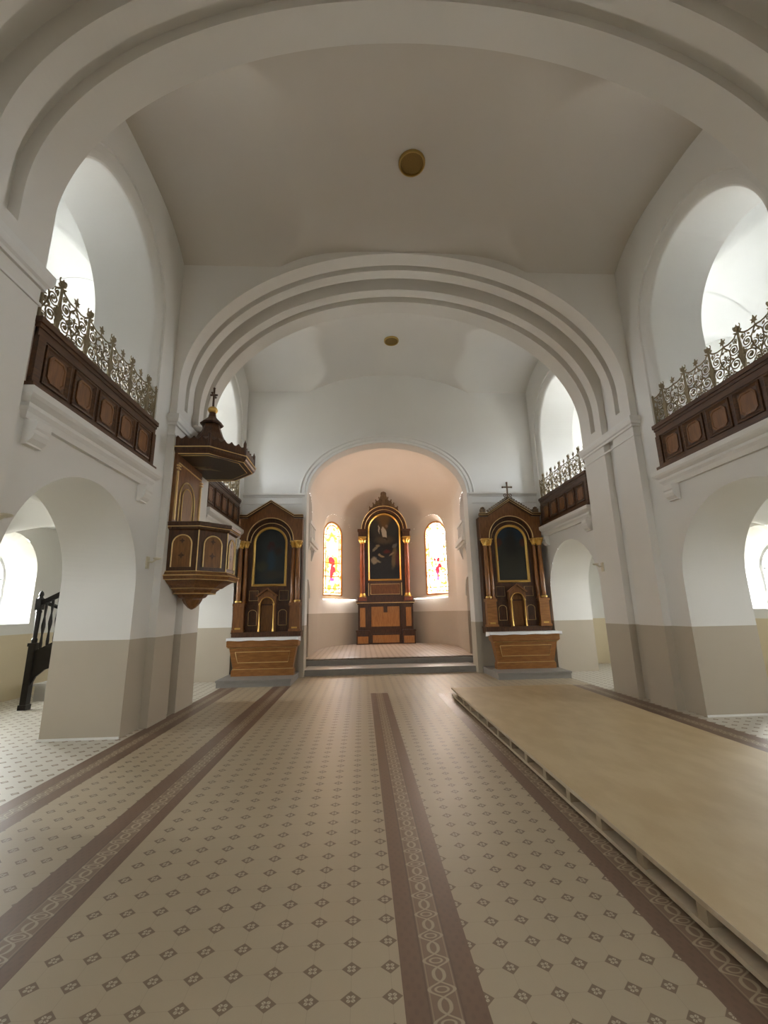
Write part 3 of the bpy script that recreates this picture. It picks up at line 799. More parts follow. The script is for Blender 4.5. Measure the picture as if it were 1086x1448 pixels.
# ---- side altar tables
def altar_table(cx,lab,side):
    t=thing('altar_table',lab,'altar',(cx,11.0,.155),'side altar tables')
    yb=.37
    mb=MB(); mb.box(-.745,.745,.14,yb,0,.13); mb.box(-.735,.735,.15,yb,.13,.15); mb.box(-.72,.72,.165,yb,.15,.17); mb.build('base',M_WMX,t)
    mb=MB(); mb.frustum((-.715,.715,.17,yb),.17,(-.80,.80,.09,yb),.65); mb.build('body',M_WMX,t)
    mb=MB(); mb.box(-.815,.815,.075,yb,.65,.665); mb.box(-.855,.855,.03,yb,.685,.83); mb.box(-.835,.835,.05,yb,.665,.685); mb.build('top_frieze',M_WMX,t)
    mb=MB()
    def F(a,b):  # point on the sloping front
        f=(b-.17)/.48; return (a*(1+.0*f),.17-.08*f-.004,b)
    pts=[(-.655,.56),(.655,.56),(.60,.31),(-.60,.31),(-.655,.56)]
    mb.tube([F(a,b) for a,b in pts],.008,4); mb.build('gold_outline',M_GOLDL,t)
    mb=MB(); mb.tube([(-.73,.158,.157),(.73,.158,.157)],.006,4); mb.tube([(-.82,.074,.655),(.82,.074,.655)],.007,4); mb.build('gold_moulding',M_GOLDL,t)
    # altar cloth lies on the table: a thing of its own
    mb=MB(); n=24; W=.862 if side=='left' else .915
    ring=lambda z,dz:[(-W+2*W*i/n,-.01+.006*sin(i*1.7),z-dz*(.5+.5*sin(i*.9+cx))) for i in range(n+1)]
    mb.rings([[(-W+2*W*i/n,.37,.055) for i in range(n+1)],[(-W+2*W*i/n,0,.055) for i in range(n+1)],ring(.0,.012)],closed=False,cap=False)
    for s in (-1,1): mb.quad((s*W,.37,.055),(s*W,0,.055),(s*(W+.004),-.005,-.015),(s*(W+.01),.37,-.06))
    mb.box(-W+.01,W-.01,.01,.36,.0,.05)
    o=mb.build('altar_cloth',M_CLOTH,loc=(cx,11.0,.155+.832)); tag(o,'white linen cloth over the '+side+' side altar table','cloth','cloths on the side altars')
altar_table(-2.402,'wooden altar table tapering to its foot, left of the chancel','left')
altar_table(4.085,'wooden altar table tapering to its foot, right of the chancel','right')

def capital(mb,cx,cy,z0,z1,r):
    h=z1-z0
    mb.lathe([(z0,r*1.05),(z0+h*.08,r*1.2),(z0+h*.16,r*1.0),(z0+h*.5,r*1.25),(z0+h*.8,r*1.75),(z0+h*.86,r*1.6)],cx,cy,12)
    a=r*1.85; mb.box(cx-a,cx+a,cy-a,cy+a,z0+h*.86,z1)
    for i in range(8):
        an=pi/4*i; rr=r*1.35
        mb.tube([(cx+r*1.05*cos(an),cy+r*1.05*sin(an),z0+h*.2),(cx+rr*cos(an),cy+rr*sin(an),z0+h*.5),(cx+rr*1.25*cos(an),cy+rr*1.25*sin(an),z0+h*.62),(cx+rr*1.3*cos(an),cy+rr*1.3*sin(an),z0+h*.52)],.016*r/.07,4)
    for i in range(4):
        an=pi/4+pi/2*i; mb.lathe([(z0+h*.68,.01),(z0+h*.72,r*.34),(z0+h*.80,r*.34),(z0+h*.84,.01)],cx+r*1.8*cos(an),cy+r*1.8*sin(an),6)
def ring_arch(mb,r,zc,y,rad,z0=None,n=32,legs=0):
    pts=[(r*cos(pi-pi*i/n),y,zc+r*sin(pi-pi*i/n)) for i in range(n+1)]
    if z0 is not None: pts=[(-r,y,z0)]+pts+[(r,y,z0)]
    mb.tube(pts,rad,5)
P_SIDE_L=painting('old_painting_dark_blue',(.012,.016,.016),[(0,.30,.30,.60,(.022,.030,.032),.5,0),(.02,.62,.10,.13,(.045,.012,.010),.4,0),(.03,.25,.10,.30,(.018,.042,.065),.6,0),(-.22,.10,.14,.12,(.045,.045,.03),.6,.4),(.10,-.12,.25,.10,(.035,.030,.022),.6,0),(.22,.50,.10,.10,(.03,.016,.010),.7,0)])
P_SIDE_R=painting('old_painting_dark_figure',(.022,.024,.020),[(0,1.05,.55,.40,(.012,.030,.050),.5,0),(-.36,.66,.12,.12,(.065,.020,.010),.25,0),(.36,.66,.12,.12,(.065,.020,.010),.25,0),(0,.55,.16,.45,(.012,.013,.011),.5,0),(0,-.05,.40,.35,(.028,.028,.020),.6,0)])
def side_altarpiece(cx,lab,right):
    Y=11.48
    t=thing('altarpiece',lab,'altarpiece',(cx,Y,.99),'side altarpieces')
    D=Y2-Y-.005
    z=lambda v:v-.99
    # predella
    mb=MB(); mb.box(-.86,.86,-.06,D,z(1.0),z(1.16)); mb.box(-.875,.875,-.075,D,z(1.135),z(1.165)); mb.build('predella',M_WD,t)
    # back board with shaped head
    mb=MB()
    out=[(-.84,z(1.16)),(.84,z(1.16)),(.84,z(4.10)),(.62,z(4.10)),(0,z(4.50)),(-.62,z(4.10)),(-.84,z(4.10))]
    mb.prism(out,lambda a,b,d:(a,d,b),.10,D); mb.build('back_panel',M_WD,t)
    # gable front with arched recess : outline between head and arch
    mb=MB(); n=28; zc=z(3.50); r=.605
    arc=[(r*cos(pi*i/n),zc+r*sin(pi*i/n)) for i in range(n+1)]
    def head(x):
        ax=abs(x); return z(4.10) if ax>.62 else z(4.50)-(.40)*ax/.62
    for i in range(n):
        (x0,z0),(x1,z1)=arc[i],arc[i+1]
        A=[(x0,0,z0),(x1,0,z1),(x1,0,head(x1)),(x0,0,head(x0))]; B=[(p[0],.11,p[2]) for p in A]
        mb.rings([A,B])
    for s in (-1,1):
        a,b=sorted((s*r,s*.845)); mb.box(a,b,0,.11,z(3.47),z(4.09))
    mb.build('gable',M_WM,t)
    mb=MB(); ring_arch(mb,.605,zc,-.005,.012); ring_arch(mb,.53,z(3.45),.09,.010); mb.build('gold_arch_lines',M_GOLDL,t)
    # cornice
    mb=MB(); path=[(.86,z(4.10)),(.62,z(4.10)),(0,z(4.50)),(-.62,z(4.10)),(-.86,z(4.10))]
    mb.sweep(path,[(0,.02),(0,-.04),(-.03,-.05),(-.045,-.085),(-.075,-.09),(-.085,.02)],lambda a,b,u:(a,u,b))
    mb.build('cornice',M_WD,t)
    mb=MB(); mb.tube([(a,-.07,b+.032) for a,b in path],.009,4); mb.tube([(a,-.098,b+.075) for a,b in path],.006,4); mb.build('gold_cornice_line',M_GOLDL,t)
    # pedestals, columns
    for s in (-1,1):
        mb=MB(); a,b=sorted((s*.83,s*.575)); mb.box(a,b,-.10,.12,z(1.165),z(1.84)); mb.box(a-.02,b+.02,-.12,.12,z(1.165),z(1.22)); mb.box(a-.02,b+.02,-.12,.12,z(1.80),z(1.875)); 
        pd=mb.build('pedestal',M_WMX if right else M_WM,t)
        mb=MB(); mb.box((a+b)/2-.07,(a+b)/2+.07,-.105,-.10,z(1.235),z(1.275)); mb.build('brass_plaque',M_GOLD,pd)
        mb=MB()
        for cxx,cyy,rr in ((s*.745,-.02,.058),(s*.615,.03,.05)):
            mb.lathe([(z(1.875),rr*1.35),(z(1.90),rr*1.4),(z(1.93),rr*1.1),(z(1.95),rr),(z(2.5),rr*1.02),(z(2.52),rr*1.12),(z(2.54),rr*1.02),(z(3.29),rr*.86)],cxx,cyy,16)
        cl=mb.build('column',M_COLM,t,smooth=40)
        mb=MB(); mb.lathe([(z(1.90),.085),(z(1.925),.088),(z(1.945),.07)],s*.745,-.02,14); mb.build('gold_base_ring',M_GOLD,cl)
        mb=MB(); capital(mb,s*.745,-.02,z(3.28),z(3.475),.058); capital(mb,s*.615,.03,z(3.30),z(3.475),.046); mb.build('capital',M_GOLD,cl)
    # painting in its gilded frame
    rf=.445; zcf=z(3.43); zb=z(2.30)
    mb=MB(); mb.poly([(a,.085,b) for a,b in arch_outline(0,rf-.04,zb+.03,zcf,rf-.04)])
    pic=mb.build('painting',P_SIDE_R if right else P_SIDE_L,t,loc=(0,0,0))
    pic.location=(0,0,z(2.72)); 
    for v in pic.data.vertices: v.co.z-=z(2.72)
    mb=MB(); path=[(-rf,zb)]+[(rf*cos(pi-pi*i/32),zcf+rf*sin(pi-pi*i/32)) for i in range(33)]+[(rf,zb)]
    mb.sweep(path,[(0,.10),(0,.05),(-.02,.035),(-.05,.05),(-.065,.075),(-.065,.10)],lambda a,b,u:(a,u,b),closed=True)
    mb.build('picture_frame',M_GOLD,t,smooth=40)
    # lower field with tabernacle
    mb=MB(); mb.box(-.57,.57,.04,.12,z(1.165),z(1.83)); mb.box(-.60,.60,.02,.12,z(1.815),z(1.85)); mb.build('lower_panel',M_WD,t)
    mb=MB()
    for x0,x1 in ((-.50,-.27),(.27,.50)):
      mb=MB(); mb.tube([(x0,.095,z(1.94)),(x1,.095,z(1.94)),(x1,.095,z(2.19)),(x0,.095,z(2.19)),(x0,.095,z(1.94))],.006,4); mb.build('gold_panel_line',M_GOLDL,t)
    for s in (-1,1):
        c=s*.38; rr=.105; mb=MB()
        mb.tube([(c-rr,.035,z(1.32)),(c-rr,.035,z(1.62))]+[(c+rr*cos(pi-pi*i/12),.035,z(1.62)+rr*.8*sin(pi-pi*i/12)) for i in range(13)]+[(c+rr,.035,z(1.62)),(c+rr,.035,z(1.32)),(c-rr,.035,z(1.32))],.008,4); mb.build('gold_panel_line',M_GOLDL,t)
    mb=MB(); 
    n=20; r2=.155; zc2=z(1.84); arc=[(r2*cos(pi*i/n),zc2+r2*sin(pi*i/n)) for i in range(n+1)]
    hd=lambda x: z(2.20)-.17*abs(x)/.23
    for i in range(n):
        (x0,z0),(x1,z1)=arc[i],arc[i+1]; A=[(x0,-.09,z0),(x1,-.09,z1),(x1,-.09,hd(x1)),(x0,-.09,hd(x0))]; mb.rings([A,[(p[0],.06,p[2]) for p in A]])
    for s in (-1,1):
        a,b=sorted((s*r2,s*.225)); mb.box(a,b,-.09,.06,z(1.165),hd(.2))
    mb.sweep([(.25,z(2.03)),(0,z(2.215)),(-.25,z(2.03))],[(0,-.06),(-.0,-.13),(-.035,-.13),(-.035,-.06)],lambda a,b,u:(a,u,b))
    tb=mb.build('tabernacle',M_WM,t)
    mb=MB(); mb.box(-r2,r2,.028,.04,z(1.165),z(1.99)); mb.build('niche_back',M_WP,tb)
    mb=MB(); ring_arch(mb,r2+.02,zc2,-.095,.012,z(1.20)); 
    for s in (-1,1): mb.lathe([(z(1.17),.03),(z(1.2),.022),(z(1.26),.016),(z(1.80),.014),(z(1.83),.026),(z(1.86),.028)],s*(r2+.02),-.11,10)
    mb.build('gold_colonettes',M_GOLD,tb,smooth=40)
    if right:
        mb=MB()
        for s in (-1,1):
            for i in range(9):
                x=s*(.60-.065*i); zz=z(4.19)+.40*(i/9.2)
                mb.tube([(x+q[0]*.9,-.03,zz+.05+q[1]) for q in spiral(0,0,.042,.008,0 if s>0 else pi,s*1.2,12)],.012,4)
            mb.box(s*.74-.07,s*.74+.07,-.05,.05,z(4.18),z(4.30)); mb.lathe([(z(4.30),.05),(z(4.34),.06),(z(4.37),.01)],s*.74,0,8)
        mb.sweep([(.60,z(4.17)),(0,z(4.60)),(-.60,z(4.17))],[(0,.03),(0,-.03),(-.03,-.03),(-.03,.03)],lambda a,b,u:(a,u,b))
        mb.build('gable_cresting',M_CREST,t)
        mb=MB(); zt=z(5.06)
        mb.box(-.018,.018,-.015,.015,z(4.60),zt); mb.box(-.125,.125,-.014,.014,z(4.915),z(4.95))
        for a,b in ((-.125,z(4.932)),(.125,z(4.932)),(0,zt)): mb.lathe([(b-.03,.004),(b-.015,.028),(b+.015,.028),(b+.03,.004)],a,0,8)
        for s in (-1,1): mb.tube([(s*a,0,b) for a,b in spiral(.075,z(4.69),.055,.012,pi,-1.3,16)],.012,4)
        mb.lathe([(z(4.58),.06),(z(4.64),.05),(z(4.68),.03)],0,0,8)
        mb.build('cross',M_CREST,t)
    return t
side_altarpiece(-2.41,'dark wood gabled altarpiece with a dark blue painting, left of the chancel arch',False)
side_altarpiece(4.085,'wooden gabled altarpiece topped by a cross, right of the chancel arch',True)

# ---- high altar
HX,HY=.995,18.6
t=thing('high_altar_base','tall dark wood altar base with orange panels in the apse','altar',(HX,HY,.3))
Z=lambda v:v-.3
DB=.36
mb=MB()
for s in (-1,1):
    a,b=sorted((s*1.22,s*.69)); mb.box(a,b,-.12,DB,0,Z(.80)); mb.box(a-.02,b+.02,-.15,DB,Z(.80),Z(.87))
    a,b=sorted((s*1.15,s*.66)); mb.box(a,b,-.06,DB,Z(.87),Z(1.92))
mb.box(-.69,.69,0,DB,0,Z(1.92)); mb.box(-.62,.62,-.04,DB,0,Z(.72))
mb.build('body',M_WD,t)
mb=MB(); mb.box(-1.18,1.18,-.10,DB,Z(1.90),Z(1.96)); mb.box(-1.22,1.22,-.14,DB,Z(1.96),Z(2.05)); mb.build('table_slab',M_WD,t)
mb=MB(); mb.tube([(-1.22,-.145,Z(1.965)),(1.22,-.145,Z(1.965))],.012,4); mb.build('gold_edge',M_GOLDL,t)
for x0,x1,z0,z1,y in ((-1.17,-.74,.34,.62,-.12),(.74,1.17,.34,.62,-.12),(-.55,.55,.36,.66,-.04),(-1.07,-.85,1.0,1.77,-.06),(.85,1.07,1.0,1.77,-.06)):
    mb=MB(); mb.box(x0,x1,y-.012,y,Z(z0),Z(z1)); mb.build('orange_panel',M_WO,t)
mb=MB(); 
mb.rings([[(a,-.012,Z(b)) for a,b in ((-.60,1.0),(.58,1.0),(.58,1.81),(.08,1.81),(.08,1.57),(-.09,1.57),(-.09,1.81),(-.60,1.81))],[(a,0,Z(b)) for a,b in ((-.60,1.0),(.58,1.0),(.58,1.81),(.08,1.81),(.08,1.57),(-.09,1.57),(-.09,1.81),(-.60,1.81))]])
mb.build('orange_panel',M_WO,t)

t=thing('high_altarpiece','tall arched altarpiece with a painting and carved crest in the apse','altarpiece',(HX,HY,2.05))
t.scale=(1,1,1.066)
Z=lambda v:v-2.05
mb=MB(); mb.box(-1.17,1.17,-.06,.36,0,Z(2.20)); mb.box(-.75,.75,-.02,.36,Z(2.2),Z(2.82)); mb.build('predella',M_WD,t)
mb=MB(); mb.box(-.62,.62,-.035,-.02,Z(2.30),Z(2.70)); mb.build('predella_panel',M_WM,t)
mb=MB(); mb.tube([(-.62,-.04,Z(2.30)),(.62,-.04,Z(2.30)),(.62,-.04,Z(2.70)),(-.62,-.04,Z(2.70)),(-.62,-.04,Z(2.30))],.01,4)
for s in (-1,1): mb.box(s*.70-.015,s*.70+.015,-.03,-.02,Z(2.25),Z(2.75))
mb.build('gold_panel_line',M_GOLDL,t)
mb=MB(); out=[(-1.0,Z(2.2)),(1.0,Z(2.2)),(1.0,Z(4.9))]+[(.97*cos(pi*i/32),Z(4.9)+.97*sin(pi*i/32)) for i in range(33)]+[(-1.0,Z(4.9))]
mb.prism(out,lambda a,b,d:(a,d,b),.08,.36); mb.build('back_panel',M_WD,t)
# arched mouldings
mb=MB(); arcp=lambda r:[(r*cos(pi-pi*i/40),Z(4.9)+r*sin(pi-pi*i/40)) for i in range(41)]
mb.sweep(arcp(.74),[(0,.08),(0,-.02),(.10,-.02),(.12,-.06),(.20,-.08),(.235,-.08),(.245,.08)],lambda a,b,u:(a,u,b)); mb.build('arch_moulding',M_WD,t,smooth=40)
mb=MB()
for r,y in ((.985,-.085),(.845,-.035)): mb.tube([(a,y,b) for a,b in arcp(r)],.013,4)
mb.build('gold_arch_lines',M_GOLDL,t)
mb=MB(); rf=.72; path=[(-rf,Z(2.83))]+[(rf*cos(pi-pi*i/36),Z(4.88)+rf*sin(pi-pi*i/36)) for i in range(37)]+[(rf,Z(2.83))]
mb.sweep(path,[(0,.08),(0,.0),(-.03,-.02),(-.07,.01),(-.085,.05),(-.085,.08)],lambda a,b,u:(a,u,b),closed=True); mb.build('picture_frame',M_GOLD,t,smooth=40)
# painting: generic cloudy night scene with a pale figure above
items=[(-.02,1.30,.36,.42,(.16,.085,.02),.55,0),(-.02,1.10,.22,.42,(.13,.075,.025),.6,0),(-.35,.85,.22,.45,(.035,.032,.028),.6,.2),(.38,.85,.24,.45,(.030,.034,.034),.6,-.2),(.02,.35,.38,.16,(.075,.055,.035),.6,0),
 (-.22,.80,.03,.18,(.45,.41,.33),.2,.05),(.0,.64,.10,.27,(.50,.46,.38),.15,.22),(.12,.92,.055,.07,(.20,.13,.08),.3,0),(.05,.42,.13,.05,(.04,.028,.018),.3,-.4),
 (-.38,.02,.19,.05,(.20,.17,.11),.35,.75),(-.28,.12,.09,.04,(.22,.18,.11),.4,-.2),(-.12,-.30,.12,.045,(.30,.22,.12),.3,-.35),(-.22,-.24,.06,.05,(.32,.25,.15),.3,0),(-.45,-.48,.13,.15,(.28,.25,.19),.35,.4),(-.30,-.50,.14,.05,(.25,.22,.15),.4,-.3),
 (.42,-.35,.10,.42,(.15,.115,.055),.4,-.12),(.32,-.22,.14,.04,(.28,.20,.12),.3,.6),(.46,.12,.13,.07,(.13,.13,.12),.4,.7),(.12,-.12,.14,.07,(.10,.015,.012),.6,0),(.56,-.40,.09,.30,(.085,.022,.02),.5,0)]
P_MAIN=painting('old_painting_cloudy_night',(.014,.013,.014),items)
mb=MB(); mb.poly([(a,.055,b-Z(4.13)) for a,b in arch_outline(0,rf-.05,Z(2.87),Z(4.88),rf-.05)])
mb.build('painting',P_MAIN,t,loc=(0,0,Z(4.13)))
for s in (-1,1):
    mb=MB(); c=s*.955
    mb.box(c-.17,c+.17,-.16,.1,Z(2.05)+.0,Z(2.2)); 
    mb.lathe([(Z(2.30),.11),(Z(2.36),.105),(Z(3.2),.108),(Z(4.34),.092)],c,-.03,20); cl=mb.build('column',M_RED,t,smooth=40)
    mb=MB(); mb.lathe([(Z(2.2),.15),(Z(2.25),.155),(Z(2.28),.13),(Z(2.34),.115)],c,-.03,20); mb.build('gold_base',M_GOLD,cl,smooth=40)
    mb=MB(); capital(mb,c,-.03,Z(4.32),Z(4.60),.095); mb.build('capital',M_GOLD,cl)
    mb=MB(); mb.box(c-.17,c+.15,-.13,.1,Z(4.60),Z(4.83)); mb.box(c-.20,c+.18,-.17,.1,Z(4.83),Z(4.91)); mb.build('entablature_block',M_WD,t)
# carved crest
mb=MB()
out=[(-.68,Z(5.62)),(-.62,Z(5.84)),(-.50,Z(5.86)),(-.46,Z(6.00)),(-.38,Z(5.99)),(-.34,Z(6.14)),(-.24,Z(6.12)),(-.18,Z(6.22)),(-.12,Z(6.36)),(-.13,Z(6.42)),(-.10,Z(6.49)),(0,Z(6.52)),(.10,Z(6.49)),(.13,Z(6.42)),(.12,Z(6.36)),(.18,Z(6.22)),(.24,Z(6.12)),(.34,Z(6.14)),(.38,Z(5.99)),(.46,Z(6.00)),(.50,Z(5.86)),(.62,Z(5.84)),(.68,Z(5.62))]
arcb=[(.99*cos(pi*i/40),Z(4.9)+.99*sin(pi*i/40)) for i in range(41)]
low=[p for p in arcb if abs(p[0])<.68]
mb.prism(out+low,lambda a,b,d:(a,d,b),-.03,.03)
for s in (-1,1):
    for cx_,cz_,r0,tn in ((.16,5.99,.08,1.5),(.34,5.93,.075,-1.5),(.50,5.76,.06,1.4),(.12,6.14,.06,-1.3),(.26,6.04,.05,1.2),(.58,5.70,.05,-1.2),(.07,6.42,.045,1.2)):
        mb.tube([(s*a,-.035,Z(b)) for a,b in spiral(cx_,cz_,r0,.012,.6,tn,16)],.018,4)
    for a,b in ((.62,5.86),(.46,6.02),(.34,6.16),(.2,6.26)): mb.lathe([(Z(b)-.04,.015),(Z(b),.03),(Z(b)+.05,.004)],s*a,0,6)
mb.build('carved_crest',M_CREST,t)

# ---- pulpit
PX,PY=-2.93,7.80
t=thing('pulpit','dark wood octagonal pulpit with gilt arches and a crowned canopy on the left pier','pulpit',(PX,PY,1.70))
Z=lambda v:v-1.70
mb=MB(); mb.octa([(Z(1.70),.012),(Z(1.73),.06),(Z(1.80),.12),(Z(1.86),.15),(Z(1.88),.15),(Z(1.90),.20),(Z(1.95),.23),(Z(1.955),.34),(Z(2.0),.355),(Z(2.03),.40),(Z(2.05),.40)]); mb.build('pendant_base',M_WM,t)
mb=MB(); mb.octa([(Z(2.05),.44),(Z(2.10),.50),(Z(2.16),.60),(Z(2.18),.67),(Z(2.23),.69),(Z(2.25),.665),(Z(2.30),.63),(Z(2.30),.60)]); mb.build('base_moulding',M_WM,t)
mb=MB(); mb.octa([(Z(2.28),.60),(Z(2.99),.615)]); mb.build('basin',M_WD,t)
mb=MB(); mb.octa([(Z(2.97),.61),(Z(3.0),.65),(Z(3.03),.66),(Z(3.05),.685),(Z(3.10),.69),(Z(3.115),.67),(Z(3.12),.5)]); mb.build('rim_rail',M_WD,t)
mb=MB()
for zz,a in ((1.96,.345),(2.045,.405),(2.17,.655),(2.235,.695),(3.035,.672),(2.30,.63)):
    k=1/cos(pi/8); pts=[(a*k*cos(pi/8+pi/4*i),a*k*sin(pi/8+pi/4*i),Z(zz)) for i in range(9)]; mb.tube(pts,.008,4)
for i in range(8):
    k=.612/cos(pi/8)+.004; an=pi/8+pi/4*i; mb.tube([(k*cos(an),k*sin(an),Z(2.30)),(k*cos(an),k*sin(an),Z(2.99))],.010,4)
mb.build('gold_lines',M_GOLDL,t)
for i in (4+2,7,0,1,5):   # faces by outward direction (multiples of 45 degrees)
    an=pi/4*i; n=(cos(an),sin(an)); tt=(-n[1],n[0])
    def T(u,z,o): return (n[0]*(.605+o)+tt[0]*u,n[1]*(.605+o)+tt[1]*u,z)
    r=.155; zc=Z(2.74); ol=[(-r,Z(2.37))]+[(r*cos(pi-pi*j/18),zc+r*sin(pi-pi*j/18)) for j in range(19)]+[(r,Z(2.37))]
    mb=MB(); mb.rings([[T(a,b,-.01) for a,b in ol],[T(a,b,.012) for a,b in ol]]); 
    pn=mb.build('arched_panel',M_WP,t)
    mb=MB(); mb.tube([T(a*1.0,b,.018) for a,b in ol],.012,4); mb.build('gold_arch',M_GOLDL,pn)
    for (u,z,h) in ((0,2.56,.06),(0,2.80,.05)):
        mb=MB(); st=[(h*(1 if q%2==0 else .42)*cos(pi/2+pi/4*q),Z(z)+h*(1 if q%2==0 else .42)*sin(pi/2+pi/4*q)) for q in range(8)]
        mb.rings([[T(a,b,.010) for a,b in st],[T(a,b,.015) for a,b in st]]); mb.build('inlay_ornament',M_WD,pn)
# back board on the pier
bx=XC-HW-PX   # pier face in local x
mb=MB(); mb.box(bx,bx+.05,-.67,.50,Z(3.0),Z(4.35)); mb.build('backboard',M_WM,t)
mb=MB(); cy_=-.14; r=.34; zc=Z(3.58)
ol=lambda r,zb:[(cy_-r,zb)]+[(cy_+r*cos(pi-pi*j/20),zc+r*sin(pi-pi*j/20)) for j in range(21)]+[(cy_+r,zb)]
mb.prism(ol(.22,Z(3.1)),lambda a,b,d:(bx+d,a,b),.05,.062); mb.build('backboard_panel',M_WP,t)
mb=MB(); mb.tube([(bx+.06,a,b) for a,b in ol(.33,Z(3.1))],.014,4); mb.tube([(bx+.065,a,b) for a,b in ol(.22,Z(3.1))],.010,4)
for yy in (-.62,.44):
    mb.box(bx+.05,bx+.075,yy-.015,yy+.015,Z(3.15),Z(4.0))
    mb.box(bx+.05,bx+.09,yy-.05,yy+.05,Z(4.03),Z(4.05)); mb.box(bx+.05,bx+.09,yy-.05,yy+.05,Z(4.08),Z(4.10))
mb.box(bx+.05,bx+.07,-.6,.45,Z(4.14),Z(4.155))
mb.build('gold_backboard_lines',M_GOLDL,t)
# canopy
oy=.14
mb=MB(); mb.octa([(Z(4.30),.70),(Z(4.30),.80),(Z(4.335),.83),(Z(4.36),.845),(Z(4.40),.845),(Z(4.42),.82),(Z(4.56),.81),(Z(4.62),.70),(Z(4.68),.50)],0,oy)
cn=mb.build('canopy',M_WD,t)
mb=MB(); mb.octa([(Z(4.296),.70),(Z(4.30),.70)],0,oy)
k=NT('painted_canopy_underside'); O=k.obj(); nz=k.noise(12,3,vec=k.n('ShaderNodeTexCoord').outputs['Object'])
c=k.mix(nz,(.035,.022,.008),(.07,.045,.015)); c=blobs(k,O[0],k.m('ADD',O[1],0),c,[(0,oy,.10,.10,(.20,.15,.07),.4,0),(0,oy,.27,.045,(.25,.19,.09),.3,.6),(0,oy,.22,.04,(.10,.04,.02),.3,-.7),(-.05,oy+.02,.09,.05,(.32,.27,.16),.3,.2)])
mb.build('painted_underside',k.fin(c,.5),cn)
mb=MB(); kk=1/cos(pi/8)
for zz,a in ((4.302,.795),(4.41,.852),(4.302,.70)): mb.tube([(a*kk*cos(pi/8+pi/4*i),oy+a*kk*sin(pi/8+pi/4*i),Z(zz)) for i in range(9)],.011,4)
mb.build('gold_canopy_lines',M_GOLDL,cn)
mb=MB()   # scalloped cresting along the eight edges
for i in range(8):
    a0,a1=pi/8+pi/4*i,pi/8+pi/4*(i+1); R=.82*kk
    p0=(R*cos(a0),oy+R*sin(a0)); p1=(R*cos(a1),oy+R*sin(a1)); n=40; lo=[];hi=[]
    for j in range(n+1):
        f=j/n; x=p0[0]+(p1[0]-p0[0])*f; y=p0[1]+(p1[1]-p0[1])*f
        q=(f*5)%1; h=.20-.055*sin(pi*q) if j not in (0,n) else .215
        lo.append((x,y,Z(4.42))); hi.append((x,y,Z(4.42)+h))
    ins=lambda p:(p[0]*.965,oy+(p[1]-oy)*.965,p[2])
    mb.rings([lo,hi,[ins(p) for p in hi],[ins(p) for p in lo]],closed=False,cap=False)
    ex,ey=p0; mb.lathe([(Z(4.42),.03),(Z(4.66),.028),(Z(4.70),.012),(Z(4.73),.003)],ex*.985,oy+(ey-oy)*.985,6)
mb.build('cresting',M_WD,cn)
mb=MB(); mb.octa([(Z(4.62),.62),(Z(4.72),.38),(Z(4.84),.27),(Z(4.98),.20),(Z(5.12),.155),(Z(5.17),.145)],.06,oy)
mb.octa([(Z(5.17),.19),(Z(5.20),.20),(Z(5.23),.17),(Z(5.28),.12),(Z(5.34),.07),(Z(5.42),.055),(Z(5.43),.06)],.06,oy); mb.build('spire',M_WD,cn)
mb=MB(); mb.lathe([(Z(5.49)+.075*cos(pi-pi*i/10),max(.004,.092*sin(pi*i/10))) for i in range(11)],.06,oy,16); mb.build('gilt_ball',M_GOLD,cn,smooth=60)
mb=MB(); mb.box(.045,.075,oy-.015,oy+.015,Z(5.55),Z(5.95)); mb.box(.045,.075,oy-.10,oy+.10,Z(5.80),Z(5.83)); mb.box(-.01,.13,oy-.013,oy+.013,Z(5.80),Z(5.83))
for dx,dy,z in ((.06,oy-.1,5.815),(.06,oy+.1,5.815),(.06,oy,5.96)): mb.lathe([(Z(z)-.025,.004),(Z(z),.028),(Z(z)+.025,.004)],dx,dy,6)
mb.lathe([(Z(5.54),.03),(Z(5.60),.018)],.06,oy,8)
mb.build('cross',M_WD,cn)

# ---- small fittings on the walls
def sconce(x,y,z,sg,lab):
    t=thing('wall_bracket',lab,'bracket',(x,y,z),'cream wall brackets')
    mb=MB(); mb.box(min(0,sg*.025),max(0,sg*.025),-.035,.035,-.11,.07); mb.build('back_plate',M_CREAM,t)
    mb=MB(); mb.tube([(sg*.02,0,.0),(sg*.08,0,-.01),(sg*.14,0,.03)],.015,6); mb.build('arm',M_CREAM,t)
    mb=MB(); mb.lathe([(.02,.02),(.035,.055),(.05,.06),(.055,.04)],sg*.15,0,10); mb.build('drip_pan',M_CREAM,t)
sconce(XL,6.80,2.42,1,'small cream wall bracket on the left wall below the pulpit')
sconce(XC+HW,8.62,2.42,-1,'small cream wall bracket on the right pier near the side altar')
sconce(XL,3.88,2.45,1,'small cream wall bracket at the left edge of the photo')
t=thing('spotlight','small white spotlight on the ledge behind the pulpit canopy','spotlight',(XC-HW+.085,7.86,4.99))
mb=MB(); mb.lathe([(0,.04),(.02,.04),(.03,.015),(.05,.015)],-.03,0,10); mb.build('foot',M_WMET,t)
mb=MB(); rs=[]
for f,r in ((0,.05),(.03,.062),(.15,.065),(.16,.06)): rs.append([(f-.08+.0,r*cos(2*pi*i/14),.10+r*sin(2*pi*i/14)-f*.4) for i in range(14)])
mb.rings(rs); mb.build('housing',M_WMET,t,smooth=40)

